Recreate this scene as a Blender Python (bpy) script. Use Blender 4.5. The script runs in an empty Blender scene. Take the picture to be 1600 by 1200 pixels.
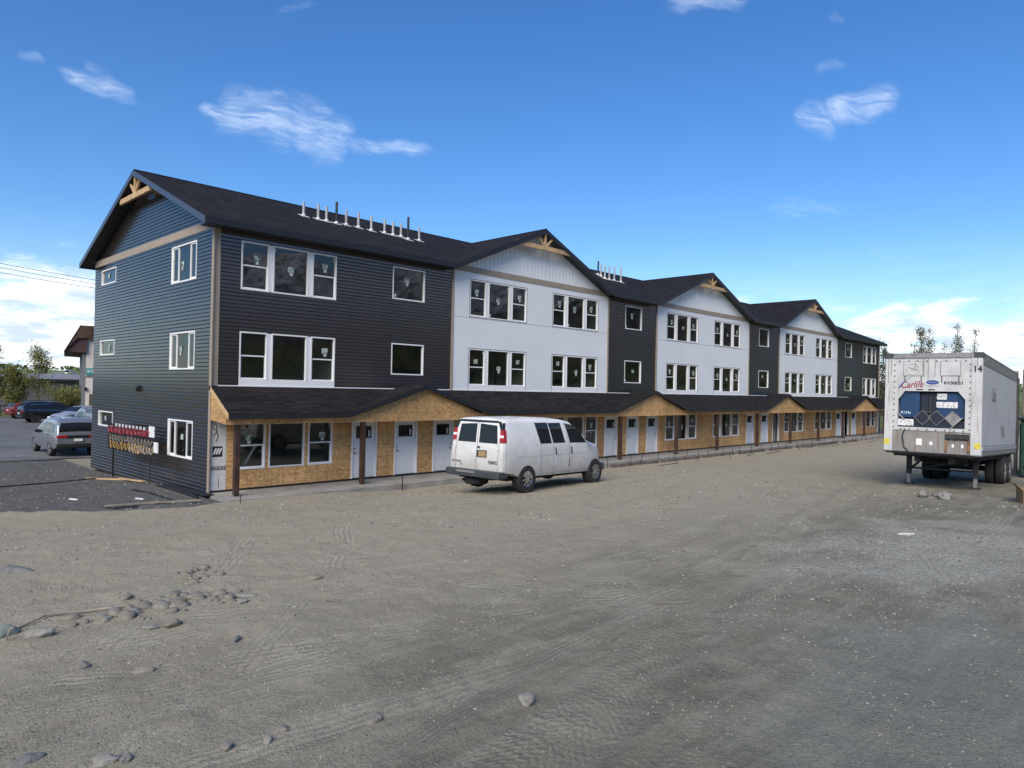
import bpy, bmesh, math, random
from mathutils import Vector, Matrix, noise
from mathutils.geometry import tessellate_polygon
rad = math.radians
random.seed(7)
scn = bpy.context.scene
COL = scn.collection

# ------------------------------------------------------------------ helpers
def S(t):
    t = min(1.0, max(0.0, t)); return t*t*(3-2*t)

class MB:
    def __init__(s): s.v = []; s.f = []; s.m = []
    def add(s, vs, fs, mi=0):
        o = len(s.v); s.v += [tuple(p) for p in vs]
        for f in fs: s.f.append([i+o for i in f]); s.m.append(mi)
    def quad(s, a, b, c, d, mi=0): s.add([a, b, c, d], [(0, 1, 2, 3)], mi)
    def box(s, x0, x1, y0, y1, z0, z1, mi=0, mp=None):
        vs = [(x, y, z) for z in (z0, z1) for y in (y0, y1) for x in (x0, x1)]
        if mp: vs = [mp(*p) for p in vs]
        s.add(vs, [(0, 2, 3, 1), (4, 5, 7, 6), (0, 1, 5, 4), (2, 6, 7, 3), (0, 4, 6, 2), (1, 3, 7, 5)], mi)
    def slab(s, poly, off, mi=0):
        n = len(poly); P = [Vector(p) for p in poly]; o = Vector(off)
        tris = tessellate_polygon([P])
        fs = [tuple(t) for t in tris] + [tuple(n+i for i in reversed(t)) for t in tris]
        fs += [(i, (i+1) % n, n+(i+1) % n, n+i) for i in range(n)]
        s.add(P+[p+o for p in P], fs, mi)
    def tube(s, pts, r, n=6, mi=0, caps=True):
        pts = [Vector(p) for p in pts]; rs = r if isinstance(r, (list, tuple)) else [r]*len(pts)
        vs = []; fs = []; up = Vector((0.13, 0.31, 0.94))
        for i, p in enumerate(pts):
            t = (pts[min(i+1, len(pts)-1)]-pts[max(i-1, 0)]).normalized()
            if abs(t.dot(up)) > .95: up = Vector((1, .2, 0)).normalized()
            a = t.cross(up).normalized(); b = a.cross(t)
            for k in range(n):
                an = 2*math.pi*k/n; vs.append(p+(a*math.cos(an)+b*math.sin(an))*rs[i])
        for i in range(len(pts)-1):
            for k in range(n):
                fs.append((i*n+k, i*n+(k+1) % n, (i+1)*n+(k+1) % n, (i+1)*n+k))
        if caps:
            fs.append(tuple(range(n-1, -1, -1))); fs.append(tuple((len(pts)-1)*n+k for k in range(n)))
        s.add(vs, fs, mi)
    def bar(s, a, b, w, h, mi=0, up=(0, 0, 1)):
        a = Vector(a); b = Vector(b); t = (b-a).normalized(); u = Vector(up)
        x = t.cross(u)
        if x.length < 1e-3: x = t.cross(Vector((0, 1, 0)))
        x.normalize(); y = x.cross(t)
        vs = [p+x*sx*w/2+y*sy*h/2 for p in (a, b) for sx, sy in ((-1, -1), (1, -1), (1, 1), (-1, 1))]
        s.add(vs, [(0, 1, 2, 3), (7, 6, 5, 4), (0, 4, 5, 1), (1, 5, 6, 2), (2, 6, 7, 3), (3, 7, 4, 0)], mi)
    def lathe(s, prof, n, org, axis='y', mi=0, close=True):
        vs = []; fs = []; m = len(prof); o = Vector(org)
        for k in range(n):
            an = 2*math.pi*k/n; c, sn = math.cos(an), math.sin(an)
            for (r, h) in prof:
                p = (r*c, h, r*sn) if axis == 'y' else ((r*c, r*sn, h) if axis == 'z' else (h, r*c, r*sn))
                vs.append(o+Vector(p))
        for k in range(n):
            k2 = (k+1) % n
            for i in range(m if close else m-1):
                j = (i+1) % m
                fs.append((k*m+i, k2*m+i, k2*m+j, k*m+j))
        s.add(vs, fs, mi)
    def build(s, name, mats, parent=None, smooth=False, bevel=0, label=None, recalc=True):
        me = bpy.data.meshes.new(name); me.from_pydata(s.v, [], s.f)
        if not isinstance(mats, (list, tuple)): mats = [mats]
        for m in mats: me.materials.append(m)
        me.polygons.foreach_set('material_index', s.m)
        if recalc:
            bm = bmesh.new(); bm.from_mesh(me); bmesh.ops.recalc_face_normals(bm, faces=bm.faces); bm.to_mesh(me); bm.free()
        if smooth:
            me.polygons.foreach_set('use_smooth', [True]*len(me.polygons))
            try: me.set_sharp_from_angle(angle=rad(38))
            except Exception: pass
        o = bpy.data.objects.new(name, me); COL.objects.link(o)
        if parent: o.parent = parent
        if bevel:
            b = o.modifiers.new('bevel', 'BEVEL'); b.width = bevel; b.segments = 2; b.limit_method = 'ANGLE'; b.angle_limit = rad(40)
        if label: o['label'] = label
        return o

def tag(o, label, cat, group=None):
    o['label'] = label; o['category'] = cat
    if group: o['group'] = group
    return o
def thing(name, label, cat, loc=(0, 0, 0), rot=(0, 0, 0), group=None):
    o = bpy.data.objects.new(name, None); COL.objects.link(o); o.location = loc; o.rotation_euler = rot
    o.empty_display_size = .2
    return tag(o, label, cat, group)
def struct(o, kind='structure'): o['kind'] = kind; return o
def text(body, size, parent, m, mat, name='lettering', shear=0, align='CENTER', sx=1, bold=0):
    cu = bpy.data.curves.new(name, 'FONT'); cu.body = body; cu.size = size; cu.align_x = align; cu.align_y = 'CENTER'
    cu.shear = shear; cu.extrude = .0015; cu.offset = bold; cu.materials.append(mat)
    tmp = bpy.data.objects.new('tmp', cu); me = bpy.data.meshes.new_from_object(tmp); bpy.data.objects.remove(tmp); bpy.data.curves.remove(cu)
    o = bpy.data.objects.new(name, me); COL.objects.link(o); o.parent = parent
    o.matrix_local = m @ Matrix.Diagonal((sx, 1, 1, 1))
    return o
def frame_mat(org, xa, ya):   # text frame: x axis along xa, y along ya
    x = Vector(xa).normalized(); y = Vector(ya).normalized(); z = x.cross(y)
    M = Matrix.Identity(4)
    for i in range(3): M[i][0] = x[i]; M[i][1] = y[i]; M[i][2] = z[i]; M[i][3] = org[i]
    return M

# ------------------------------------------------------------------ materials
def mk(name):
    m = bpy.data.materials.new(name); m.use_nodes = True
    nt = m.node_tree; return m, nt, nt.nodes, nt.links, nt.nodes['Principled BSDF']
def plain(name, col, rough=.6, metal=0, spec=.5, var=.12, scale=6, bump=0, bscale=60, dirt=None, ior=None):
    m, nt, N, L, B = mk(name)
    B.inputs['Roughness'].default_value = rough; B.inputs['Metallic'].default_value = metal
    B.inputs['Specular IOR Level'].default_value = spec
    if ior: B.inputs['IOR'].default_value = ior
    tc = N.new('ShaderNodeTexCoord'); nz = N.new('ShaderNodeTexNoise'); nz.inputs['Scale'].default_value = scale; nz.inputs['Detail'].default_value = 6
    L.new(tc.outputs['Object'], nz.inputs['Vector'])
    mr = N.new('ShaderNodeMapRange'); mr.inputs['To Min'].default_value = 1-var; mr.inputs['To Max'].default_value = 1+var
    mr.inputs['From Min'].default_value = .3; mr.inputs['From Max'].default_value = .7
    L.new(nz.outputs['Fac'], mr.inputs['Value'])
    mx = N.new('ShaderNodeVectorMath'); mx.operation = 'SCALE'; mx.inputs[0].default_value = col[:3]; L.new(mr.outputs[0], mx.inputs['Scale'])
    out = mx.outputs[0]
    if dirt:   # (colour, z0, z1): grime on the lower body
        sp = N.new('ShaderNodeSeparateXYZ'); L.new(tc.outputs['Object'], sp.inputs[0])
        n2 = N.new('ShaderNodeTexNoise'); n2.inputs['Scale'].default_value = 3.5; n2.inputs['Detail'].default_value = 8; L.new(tc.outputs['Object'], n2.inputs['Vector'])
        ad = N.new('ShaderNodeMath'); ad.operation = 'MULTIPLY_ADD'; ad.inputs[1].default_value = -.9; L.new(n2.outputs['Fac'], ad.inputs[0]); L.new(sp.outputs['Z'], ad.inputs[2])
        m2 = N.new('ShaderNodeMapRange'); m2.inputs['From Min'].default_value = dirt[2]-.45; m2.inputs['From Max'].default_value = dirt[1]-.45
        m2.inputs['To Max'].default_value = dirt[3]
        L.new(ad.outputs[0], m2.inputs['Value'])
        mm = N.new('ShaderNodeMix'); mm.data_type = 'RGBA'; mm.inputs['B'].default_value = (*dirt[0], 1)
        L.new(m2.outputs[0], mm.inputs['Factor']); L.new(out, mm.inputs['A']); out = mm.outputs['Result']
    L.new(out, B.inputs['Base Color'])
    if bump:
        nb = N.new('ShaderNodeTexNoise'); nb.inputs['Scale'].default_value = bscale; nb.inputs['Detail'].default_value = 4
        L.new(tc.outputs['Object'], nb.inputs['Vector'])
        bp = N.new('ShaderNodeBump'); bp.inputs['Strength'].default_value = bump; bp.inputs['Distance'].default_value = .02
        L.new(nb.outputs['Fac'], bp.inputs['Height']); L.new(bp.outputs[0], B.inputs['Normal'])
    return m
def glass(name, tint=.8, base=.07):
    m = bpy.data.materials.new(name); m.use_nodes = True; nt = m.node_tree; N = nt.nodes; L = nt.links
    N.remove(N['Principled BSDF']); out = N['Material Output']
    lw = N.new('ShaderNodeLayerWeight'); lw.inputs['Blend'].default_value = .5
    pw = N.new('ShaderNodeMath'); pw.operation = 'POWER'; pw.inputs[1].default_value = 5; L.new(lw.outputs['Facing'], pw.inputs[0])
    ma = N.new('ShaderNodeMath'); ma.operation = 'MULTIPLY_ADD'; ma.use_clamp = True; ma.inputs[1].default_value = 1.4; ma.inputs[2].default_value = base; L.new(pw.outputs[0], ma.inputs[0])
    tr = N.new('ShaderNodeBsdfTransparent'); tr.inputs[0].default_value = (tint*.95, tint, tint*.97, 1)
    gl = N.new('ShaderNodeBsdfGlossy'); gl.inputs['Roughness'].default_value = .01
    mx = N.new('ShaderNodeMixShader'); L.new(ma.outputs[0], mx.inputs[0]); L.new(tr.outputs[0], mx.inputs[1]); L.new(gl.outputs[0], mx.inputs[2]); L.new(mx.outputs[0], out.inputs[0])
    return m
def shingle(name, col):
    m, nt, N, L, B = mk(name); B.inputs['Roughness'].default_value = .92; B.inputs['Specular IOR Level'].default_value = .2
    tc = N.new('ShaderNodeTexCoord'); mp = N.new('ShaderNodeMapping'); L.new(tc.outputs['Object'], mp.inputs[0])
    # courses follow height, tabs follow x+y
    sp = N.new('ShaderNodeSeparateXYZ'); L.new(tc.outputs['Object'], sp.inputs[0])
    cb = N.new('ShaderNodeCombineXYZ'); ad = N.new('ShaderNodeMath'); ad.operation = 'ADD'; L.new(sp.outputs[0], ad.inputs[0]); L.new(sp.outputs[1], ad.inputs[1])
    L.new(ad.outputs[0], cb.inputs[0]); L.new(sp.outputs[2], cb.inputs[1])
    bk = N.new('ShaderNodeTexBrick'); bk.inputs['Scale'].default_value = 1; bk.inputs['Brick Width'].default_value = .33; bk.inputs['Row Height'].default_value = .055
    bk.inputs['Mortar Size'].default_value = .006; bk.inputs['Color1'].default_value = (1.55, 1.5, 1.5, 1); bk.inputs['Color2'].default_value = (.55, .55, .58, 1); bk.inputs['Mortar'].default_value = (.45, .45, .45, 1)
    L.new(cb.outputs[0], bk.inputs['Vector'])
    nz = N.new('ShaderNodeTexNoise'); nz.inputs['Scale'].default_value = 1.3; nz.inputs['Detail'].default_value = 8; L.new(tc.outputs['Object'], nz.inputs['Vector'])
    mr = N.new('ShaderNodeMapRange'); mr.inputs['From Min'].default_value = .3; mr.inputs['From Max'].default_value = .7; mr.inputs['To Min'].default_value = .85; mr.inputs['To Max'].default_value = 1.15; L.new(nz.outputs['Fac'], mr.inputs[0])
    a = N.new('ShaderNodeVectorMath'); a.operation = 'SCALE'; L.new(bk.outputs['Color'], a.inputs[0]); L.new(mr.outputs[0], a.inputs['Scale'])
    b = N.new('ShaderNodeVectorMath'); b.operation = 'MULTIPLY'; L.new(a.outputs[0], b.inputs[0]); b.inputs[1].default_value = col
    L.new(b.outputs[0], B.inputs['Base Color'])
    bp = N.new('ShaderNodeBump'); bp.inputs['Strength'].default_value = .5; bp.inputs['Distance'].default_value = .02; L.new(bk.outputs['Fac'], bp.inputs['Height']); bp.invert = True
    L.new(bp.outputs[0], B.inputs['Normal'])
    return m
def osb_mat():
    m, nt, N, L, B = mk('oriented_strand_board'); B.inputs['Roughness'].default_value = .75
    tc = N.new('ShaderNodeTexCoord')
    def strands(rot, sc, seedo):
        mp = N.new('ShaderNodeMapping'); mp.inputs['Rotation'].default_value = (0, rot, 0); mp.inputs['Scale'].default_value = sc; mp.inputs['Location'].default_value = (seedo, seedo, seedo)
        L.new(tc.outputs['Object'], mp.inputs[0])
        v = N.new('ShaderNodeTexVoronoi'); v.inputs['Scale'].default_value = 1; L.new(mp.outputs[0], v.inputs['Vector']); return v
    v1 = strands(.5, (9, 8, 26), 0); v2 = strands(-.7, (10.5, 9.5, 30), 5); v3 = strands(1.3, (8, 9, 25), 11)
    nz = N.new('ShaderNodeTexNoise'); nz.inputs['Scale'].default_value = 14; nz.inputs['Detail'].default_value = 2; L.new(tc.outputs['Object'], nz.inputs['Vector'])
    def sepr(v):
        s_ = N.new('ShaderNodeSeparateColor'); L.new(v.outputs['Color'], s_.inputs[0]); return s_.outputs[0]
    m1 = N.new('ShaderNodeMix'); m1.data_type = 'FLOAT'; g = N.new('ShaderNodeMath'); g.operation = 'GREATER_THAN'; g.inputs[1].default_value = .5; L.new(nz.outputs['Fac'], g.inputs[0])
    L.new(g.outputs[0], m1.inputs[0]); L.new(sepr(v1), m1.inputs[2]); L.new(sepr(v2), m1.inputs[3])
    m2 = N.new('ShaderNodeMix'); m2.data_type = 'FLOAT'; m2.inputs[0].default_value = .38; L.new(m1.outputs[0], m2.inputs[2]); L.new(sepr(v3), m2.inputs[3])
    cr = N.new('ShaderNodeValToRGB'); e = cr.color_ramp.elements
    e[0].position = .05; e[0].color = (.34, .185, .070, 1); e[1].position = .95; e[1].color = (.76, .48, .21, 1)
    x = e.new(.4); x.color = (.52, .305, .122, 1); x = e.new(.7); x.color = (.62, .375, .16, 1)
    L.new(m2.outputs[0], cr.inputs[0])
    # panel joints and nail grid
    bk = N.new('ShaderNodeTexBrick'); sp = N.new('ShaderNodeSeparateXYZ'); cb = N.new('ShaderNodeCombineXYZ'); L.new(tc.outputs['Object'], sp.inputs[0]); L.new(sp.outputs[0], cb.inputs[0]); L.new(sp.outputs[2], cb.inputs[1])
    L.new(cb.outputs[0], bk.inputs['Vector']); bk.offset = 0; bk.inputs['Scale'].default_value = 1; bk.inputs['Brick Width'].default_value = .405; bk.inputs['Row Height'].default_value = .405; bk.inputs['Mortar Size'].default_value = .006; bk.inputs['Mortar Smooth'].default_value = .3
    n2 = N.new('ShaderNodeTexNoise'); n2.inputs['Scale'].default_value = 5; L.new(tc.outputs['Object'], n2.inputs['Vector'])
    n2r = N.new('ShaderNodeMapRange'); n2r.inputs['From Min'].default_value = .3; n2r.inputs['From Max'].default_value = .55; n2r.inputs['To Min'].default_value = .25; n2r.inputs['To Max'].default_value = .95; L.new(n2.outputs['Fac'], n2r.inputs[0])
    mu = N.new('ShaderNodeMath'); mu.operation = 'MULTIPLY'; L.new(bk.outputs['Fac'], mu.inputs[0]); L.new(n2r.outputs[0], mu.inputs[1])
    mx = N.new('ShaderNodeMix'); mx.data_type = 'RGBA'; mx.inputs['B'].default_value = (.09, .055, .03, 1); L.new(mu.outputs[0], mx.inputs['Factor']); L.new(cr.outputs[0], mx.inputs['A'])
    n3 = N.new('ShaderNodeTexNoise'); n3.inputs['Scale'].default_value = .55; n3.inputs['Detail'].default_value = 3; L.new(tc.outputs['Object'], n3.inputs['Vector'])
    hs = N.new('ShaderNodeHueSaturation'); mr = N.new('ShaderNodeMapRange'); mr.inputs['From Min'].default_value = .3; mr.inputs['From Max'].default_value = .7; mr.inputs['To Min'].default_value = .72; mr.inputs['To Max'].default_value = 1.28; L.new(n3.outputs['Fac'], mr.inputs[0]); L.new(mr.outputs[0], hs.inputs['Value']); L.new(mx.outputs['Result'], hs.inputs['Color'])
    L.new(hs.outputs[0], B.inputs['Base Color'])
    return m
def label_mat(name, paper=(.42, .48, .42), ink=(.08, .13, .10), sx=26, sz=17):
    m, nt, N, L, B = mk(name); B.inputs['Roughness'].default_value = .5
    tc = N.new('ShaderNodeTexCoord'); mp = N.new('ShaderNodeMapping'); mp.inputs['Scale'].default_value = (sx, sx, sz); L.new(tc.outputs['Object'], mp.inputs[0])
    v = N.new('ShaderNodeTexVoronoi'); v.distance = 'CHEBYCHEV'; v.inputs['Scale'].default_value = 1; L.new(mp.outputs[0], v.inputs['Vector'])
    s_ = N.new('ShaderNodeSeparateColor'); L.new(v.outputs['Color'], s_.inputs[0])
    g = N.new('ShaderNodeMath'); g.operation = 'GREATER_THAN'; g.inputs[1].default_value = .66; L.new(s_.outputs[0], g.inputs[0])
    mx = N.new('ShaderNodeMix'); mx.data_type = 'RGBA'; mx.inputs['A'].default_value = (*paper, 1); mx.inputs['B'].default_value = (*ink, 1); L.new(g.outputs[0], mx.inputs['Factor']); L.new(mx.outputs['Result'], B.inputs['Base Color'])
    return m
def leaf_mat(name, c1, c2):
    m, nt, N, L, B = mk(name); B.inputs['Roughness'].default_value = .7; B.inputs['Specular IOR Level'].default_value = .2
    tc = N.new('ShaderNodeTexCoord'); nz = N.new('ShaderNodeTexNoise'); nz.inputs['Scale'].default_value = 3.5; nz.inputs['Detail'].default_value = 4; L.new(tc.outputs['Object'], nz.inputs['Vector'])
    mr = N.new('ShaderNodeMapRange'); mr.inputs['From Min'].default_value = .35; mr.inputs['From Max'].default_value = .65; L.new(nz.outputs['Fac'], mr.inputs[0])
    mx = N.new('ShaderNodeMix'); mx.data_type = 'RGBA'; mx.inputs['A'].default_value = (*c1, 1); mx.inputs['B'].default_value = (*c2, 1); L.new(mr.outputs[0], mx.inputs['Factor']); L.new(mx.outputs['Result'], B.inputs['Base Color'])
    return m

def streaked(name, col, rust, rough=.45, amt=.8, sc=(3, 9, .55), thr=(.60, .76), metal=0):
    m, nt, N, L, B = mk(name); B.inputs['Roughness'].default_value = rough; B.inputs['Metallic'].default_value = metal
    tc = N.new('ShaderNodeTexCoord')
    def nz(scale, det, vec):
        n = N.new('ShaderNodeTexNoise'); n.inputs['Scale'].default_value = scale; n.inputs['Detail'].default_value = det; L.new(vec, n.inputs['Vector']); return n.outputs['Fac']
    mp = N.new('ShaderNodeMapping'); mp.inputs['Scale'].default_value = sc; L.new(tc.outputs['Object'], mp.inputs[0])
    s1 = nz(1.6, 6, mp.outputs[0]); s2 = nz(2.2, 7, tc.outputs['Object']); s3 = nz(14, 4, tc.outputs['Object'])
    def mr(x, a, b, c=0, d=1):
        n = N.new('ShaderNodeMapRange'); n.interpolation_type = 'SMOOTHSTEP'
        for k, v in zip((1, 2, 3, 4), (a, b, c, d)): n.inputs[k].default_value = v
        L.new(x, n.inputs[0]); return n.outputs[0]
    def mix(f, a, b):
        n = N.new('ShaderNodeMix'); n.data_type = 'RGBA'
        for k, x in (('Factor', f), ('A', a), ('B', b)):
            if isinstance(x, tuple): n.inputs[k].default_value = (*x, 1)
            else: L.new(x, n.inputs[k])
        return n.outputs['Result']
    c = mix(mr(s2, .35, .7), col, tuple(x*.82 for x in col))
    c = mix(mr(s3, .62, .75, 0, .5), c, tuple(x*.55 for x in col))
    mu = N.new('ShaderNodeMath'); mu.operation = 'MULTIPLY'; mu.inputs[1].default_value = amt; L.new(mr(s1, *thr), mu.inputs[0])
    L.new(mix(mu.outputs[0], c, rust), B.inputs['Base Color']); return m
M = dict(
    dark=plain('charcoal_vinyl_siding', (.0265, .0195, .0150), .19, spec=.5, var=.14, scale=1.0, ior=2.0),
    white=plain('white_wall_panel', (.75, .775, .775), .45, var=.03, scale=.7),
    vinyl=plain('white_vinyl', (.82, .82, .81), .35, var=.02),
    tan=plain('tan_trim', (.33, .275, .21), .6, var=.06, scale=2),
    sheath=osb_mat(),
    roof=shingle('black_shingle', (.0160, .0150, .0155)),
    brownroof=shingle('brown_shake', (.10, .065, .05)),
    fascia=plain('black_metal_fascia', (.016, .016, .019), .38, var=.1),
    rake=plain('blue_grey_metal_fascia', (.05, .056, .07), .28, var=.08),
    soffit=plain('dark_soffit', (.02, .019, .02), .6),
    pine=plain('raw_pine', (.52, .35, .18), .65, var=.25, scale=5),
    brownpost=plain('brown_stained_wood', (.052, .026, .017), .5, var=.35, scale=3),
    black=plain('black_matte', (.012, .012, .012), .7),
    blackg=plain('black_plastic', (.018, .018, .02), .35),
    membrane=plain('black_membrane', (.016, .016, .018), .5, var=.4, scale=2, bump=.6, bscale=9),
    glass=glass('window_glass', .78, .085), sideglass=glass('dark_tint_glass', .3, .06),
    interior=plain('unfinished_interior', (.26, .26, .24), .9, var=.25, scale=.8),
    grey=plain('grey_wrap', (.60, .60, .58), .5), pipe=plain('grey_pipe', (.40, .40, .40), .5), door=plain('white_door_paint', (.74, .75, .75), .4, var=.03),
    metal=plain('brushed_metal', (.45, .43, .40), .3, metal=1), sticker=label_mat('window_sticker'),
    tab=plain('white_tab', (.55, .55, .53), .5),
    concrete=plain('concrete', (.26, .25, .225), .85, var=.22, scale=1.5, bump=.35, bscale=30),
    vanpaint=plain('white_van_paint', (.73, .735, .725), .22, var=.09, scale=1.6, dirt=((.30, .28, .24), .3, 1.6, .85)),
    rubber=plain('tyre_rubber', (.022, .021, .020), .85, var=.3, scale=9, dirt=None, bump=.5, bscale=40),
    rim=plain('alloy_rim', (.50, .50, .50), .28, metal=.9, var=.2, scale=12),
    carglass=plain('vehicle_glass', (.014, .015, .015), .03, spec=.4, var=.1),
    red=plain('red_lens', (.34, .012, .014), .2), redpaint=plain('red_car_paint', (.15, .03, .03), .3),
    bumper=plain('grey_bumper', (.045, .05, .055), .45, var=.3, scale=7),
    plate=plain('tan_plate', (.33, .23, .11), .6, var=.3, scale=20),
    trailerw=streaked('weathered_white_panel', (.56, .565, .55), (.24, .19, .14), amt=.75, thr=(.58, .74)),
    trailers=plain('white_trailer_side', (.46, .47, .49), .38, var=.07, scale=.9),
    alu=plain('grey_aluminium', (.27, .26, .25), .45, metal=.35, var=.25, scale=6), rustpanel=streaked('rust_streaked_panel', (.27, .26, .24), (.20, .10, .045), amt=.9, thr=(.52, .70)),
    rust=plain('rusty_steel', (.22, .12, .06), .8, var=.5, scale=8), steel=plain('dark_steel', (.03, .03, .032), .6, var=.3),
    navy=plain('navy_housing', (.012, .045, .115), .4, var=.25, scale=4), navyd=plain('dark_navy', (.008, .014, .03), .5),
    paper=label_mat('paper_notice', (.72, .72, .70), (.35, .36, .4), 30, 44), yellow=plain('yellow_sticker', (.62, .52, .05), .5, var=.3, scale=20),
    rtext=plain('red_lettering', (.27, .03, .045), .4), btext=plain('blue_lettering', (.03, .06, .25), .4), ktext=plain('black_lettering', (.015, .015, .02), .5),
    gtext=plain('grey_lettering', (.16, .16, .18), .5), wtext=plain('pale_lettering', (.5, .62, .7), .5), white2=plain('white_decal', (.78, .78, .78), .4),
    green=plain('dark_green_metal', (.016, .05, .036), .45, var=.3), greensign=plain('green_sign', (.05, .27, .20), .4),
    card=plain('cardboard', (.30, .19, .10), .8, var=.2), wood=plain('weathered_plank', (.27, .23, .175), .85, var=.3, scale=4),
    formwood=plain('reddish_form_board', (.115, .088, .07), .9, var=.5, scale=3),
    pinkwall=plain('cream_stucco', (.62, .56, .49), .8), greywall=plain('grey_block_wall', (.17, .175, .185), .85, var=.1),
    whwall=plain('warehouse_siding', (.155, .155, .16), .7, var=.1), whroof=plain('warehouse_roof', (.20, .195, .195), .7), brown=plain('brown_soffit', (.06, .032, .026), .7),
    greypaint=plain('grey_car_paint', (.29, .305, .33), .2, spec=.7, var=.05, metal=.55), blackpaint=plain('black_car_paint', (.012, .012, .014), .15, spec=.6),
    silver=plain('pale_blue_car_paint', (.30, .32, .36), .2, metal=.2), chrome=plain('chrome_trim', (.6, .6, .6), .15, metal=1),
    yellowrope=plain('yellow_lettering', (.36, .22, .035), .5, var=.3, scale=3), bark=plain('pale_bark', (.20, .18, .15), .9, var=.4, scale=9),
    leafy=leaf_mat('spring_leaves', (.09, .105, .03), (.26, .25, .075)), leafd=leaf_mat('dark_leaves', (.032, .04, .02), (.10, .115, .05)),
    leafg=leaf_mat('field_woods', (.045, .075, .02), (.13, .17, .05)),
)

# ------------------------------------------------------------------ camera
F_PX = 1109.0
def _solve():
    def vec(p): return Vector(((p[0]-800)/F_PX, (p[1]-600)/F_PX, 1.0))
    u = vec((1884, 631)).normalized(); v = vec((-335, 586.7)); v = (v-u*u.dot(v)).normalized(); w = u.cross(v)
    Rm = Matrix((u, v, w)); c = Rm @ vec((325, 772)); t = -3.3/c[2]
    return Rm, Vector((-c[0]*t, -c[1]*t, 3.3))
RM, CAM = _solve()
cd = bpy.data.cameras.new('camera'); cam = bpy.data.objects.new('camera', cd); COL.objects.link(cam)
cd.sensor_width = 36; cd.lens = F_PX/1600*36; cd.clip_start = .1; cd.clip_end = 20000
r_, d_, f_ = (RM.col[i].copy() for i in range(3))
mw = Matrix.Identity(4)
for i in range(3): mw[i][0] = r_[i]; mw[i][1] = -d_[i]; mw[i][2] = -f_[i]; mw[i][3] = CAM[i]
cam.matrix_world = mw; scn.camera = cam
def wdir(px, py): return (RM @ Vector(((px-800)/F_PX, (py-600)/F_PX, 1.0))).normalized()

# ------------------------------------------------------------------ sky and sun
SUN_EL, SUN_AZ = 40.0, math.degrees(math.atan2(-.84, -.40))
world = bpy.data.worlds.new('World'); scn.world = world; world.use_nodes = True
wn = world.node_tree; N = wn.nodes; L = wn.links; bg = N['Background']
sky = N.new('ShaderNodeTexSky'); sky.sky_type = 'NISHITA'; sky.sun_disc = False; sky.sun_elevation = rad(SUN_EL); sky.sun_rotation = rad(SUN_AZ)
sky.air_density = 1.0; sky.dust_density = .6; sky.ozone_density = 2.0
def math_(op, a, b=None, c=None, clamp=False):
    n = N.new('ShaderNodeMath'); n.operation = op; n.use_clamp = clamp
    for i, x in enumerate((a, b, c)):
        if x is None: continue
        if isinstance(x, (int, float)): n.inputs[i].default_value = x
        else: L.new(x, n.inputs[i])
    return n.outputs[0]
def dot_(a, v):
    n = N.new('ShaderNodeVectorMath'); n.operation = 'DOT_PRODUCT'; L.new(a, n.inputs[0]); n.inputs[1].default_value = v; return n.outputs['Value']
def mapr(x, a, b, c=0, d=1, smooth=True):
    n = N.new('ShaderNodeMapRange'); n.interpolation_type = 'SMOOTHSTEP' if smooth else 'LINEAR'
    for i, k in zip((1, 2, 3, 4), (a, b, c, d)): n.inputs[i].default_value = k
    L.new(x, n.inputs[0]); return n.outputs[0]
def noise_(vec, sc, det=6, ro=.55, dist=0):
    n = N.new('ShaderNodeTexNoise'); n.inputs['Scale'].default_value = sc; n.inputs['Detail'].default_value = det; n.inputs['Roughness'].default_value = ro; n.inputs['Distortion'].default_value = dist
    L.new(vec, n.inputs['Vector']); return n.outputs['Fac']
def mapping_(vec, sc, rot=(0, 0, 0), loc=(0, 0, 0)):
    n = N.new('ShaderNodeMapping'); n.inputs['Scale'].default_value = sc; n.inputs['Rotation'].default_value = rot; n.inputs['Location'].default_value = loc
    L.new(vec, n.inputs[0]); return n.outputs[0]
tc = N.new('ShaderNodeTexCoord'); D = tc.outputs['Generated']
hs = N.new('ShaderNodeHueSaturation'); hs.inputs['Saturation'].default_value = 1.28; hs.inputs['Hue'].default_value = .503; L.new(sky.outputs[0], hs.inputs['Color'])
tint = N.new('ShaderNodeVectorMath'); tint.operation = 'MULTIPLY'; tint.inputs[1].default_value = (.94, 1.11, 1.29); L.new(hs.outputs[0], tint.inputs[0]); skycol = tint.outputs[0]
sep = N.new('ShaderNodeSeparateXYZ'); L.new(D, sep.inputs[0]); Z = sep.outputs['Z']
dist_n = N.new('ShaderNodeTexNoise'); dist_n.inputs['Scale'].default_value = 5; dist_n.inputs['Detail'].default_value = 5; L.new(D, dist_n.inputs['Vector'])
cent = N.new('ShaderNodeVectorMath'); cent.operation = 'SUBTRACT'; L.new(dist_n.outputs['Color'], cent.inputs[0]); cent.inputs[1].default_value = (.5, .5, .5)
scl = N.new('ShaderNodeVectorMath'); scl.operation = 'SCALE'; L.new(cent.outputs[0], scl.inputs[0]); scl.inputs['Scale'].default_value = .10
warp = N.new('ShaderNodeVectorMath'); warp.operation = 'ADD'; L.new(D, warp.inputs[0]); L.new(scl.outputs[0], warp.inputs[1]); WD = warp.outputs[0]
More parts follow.
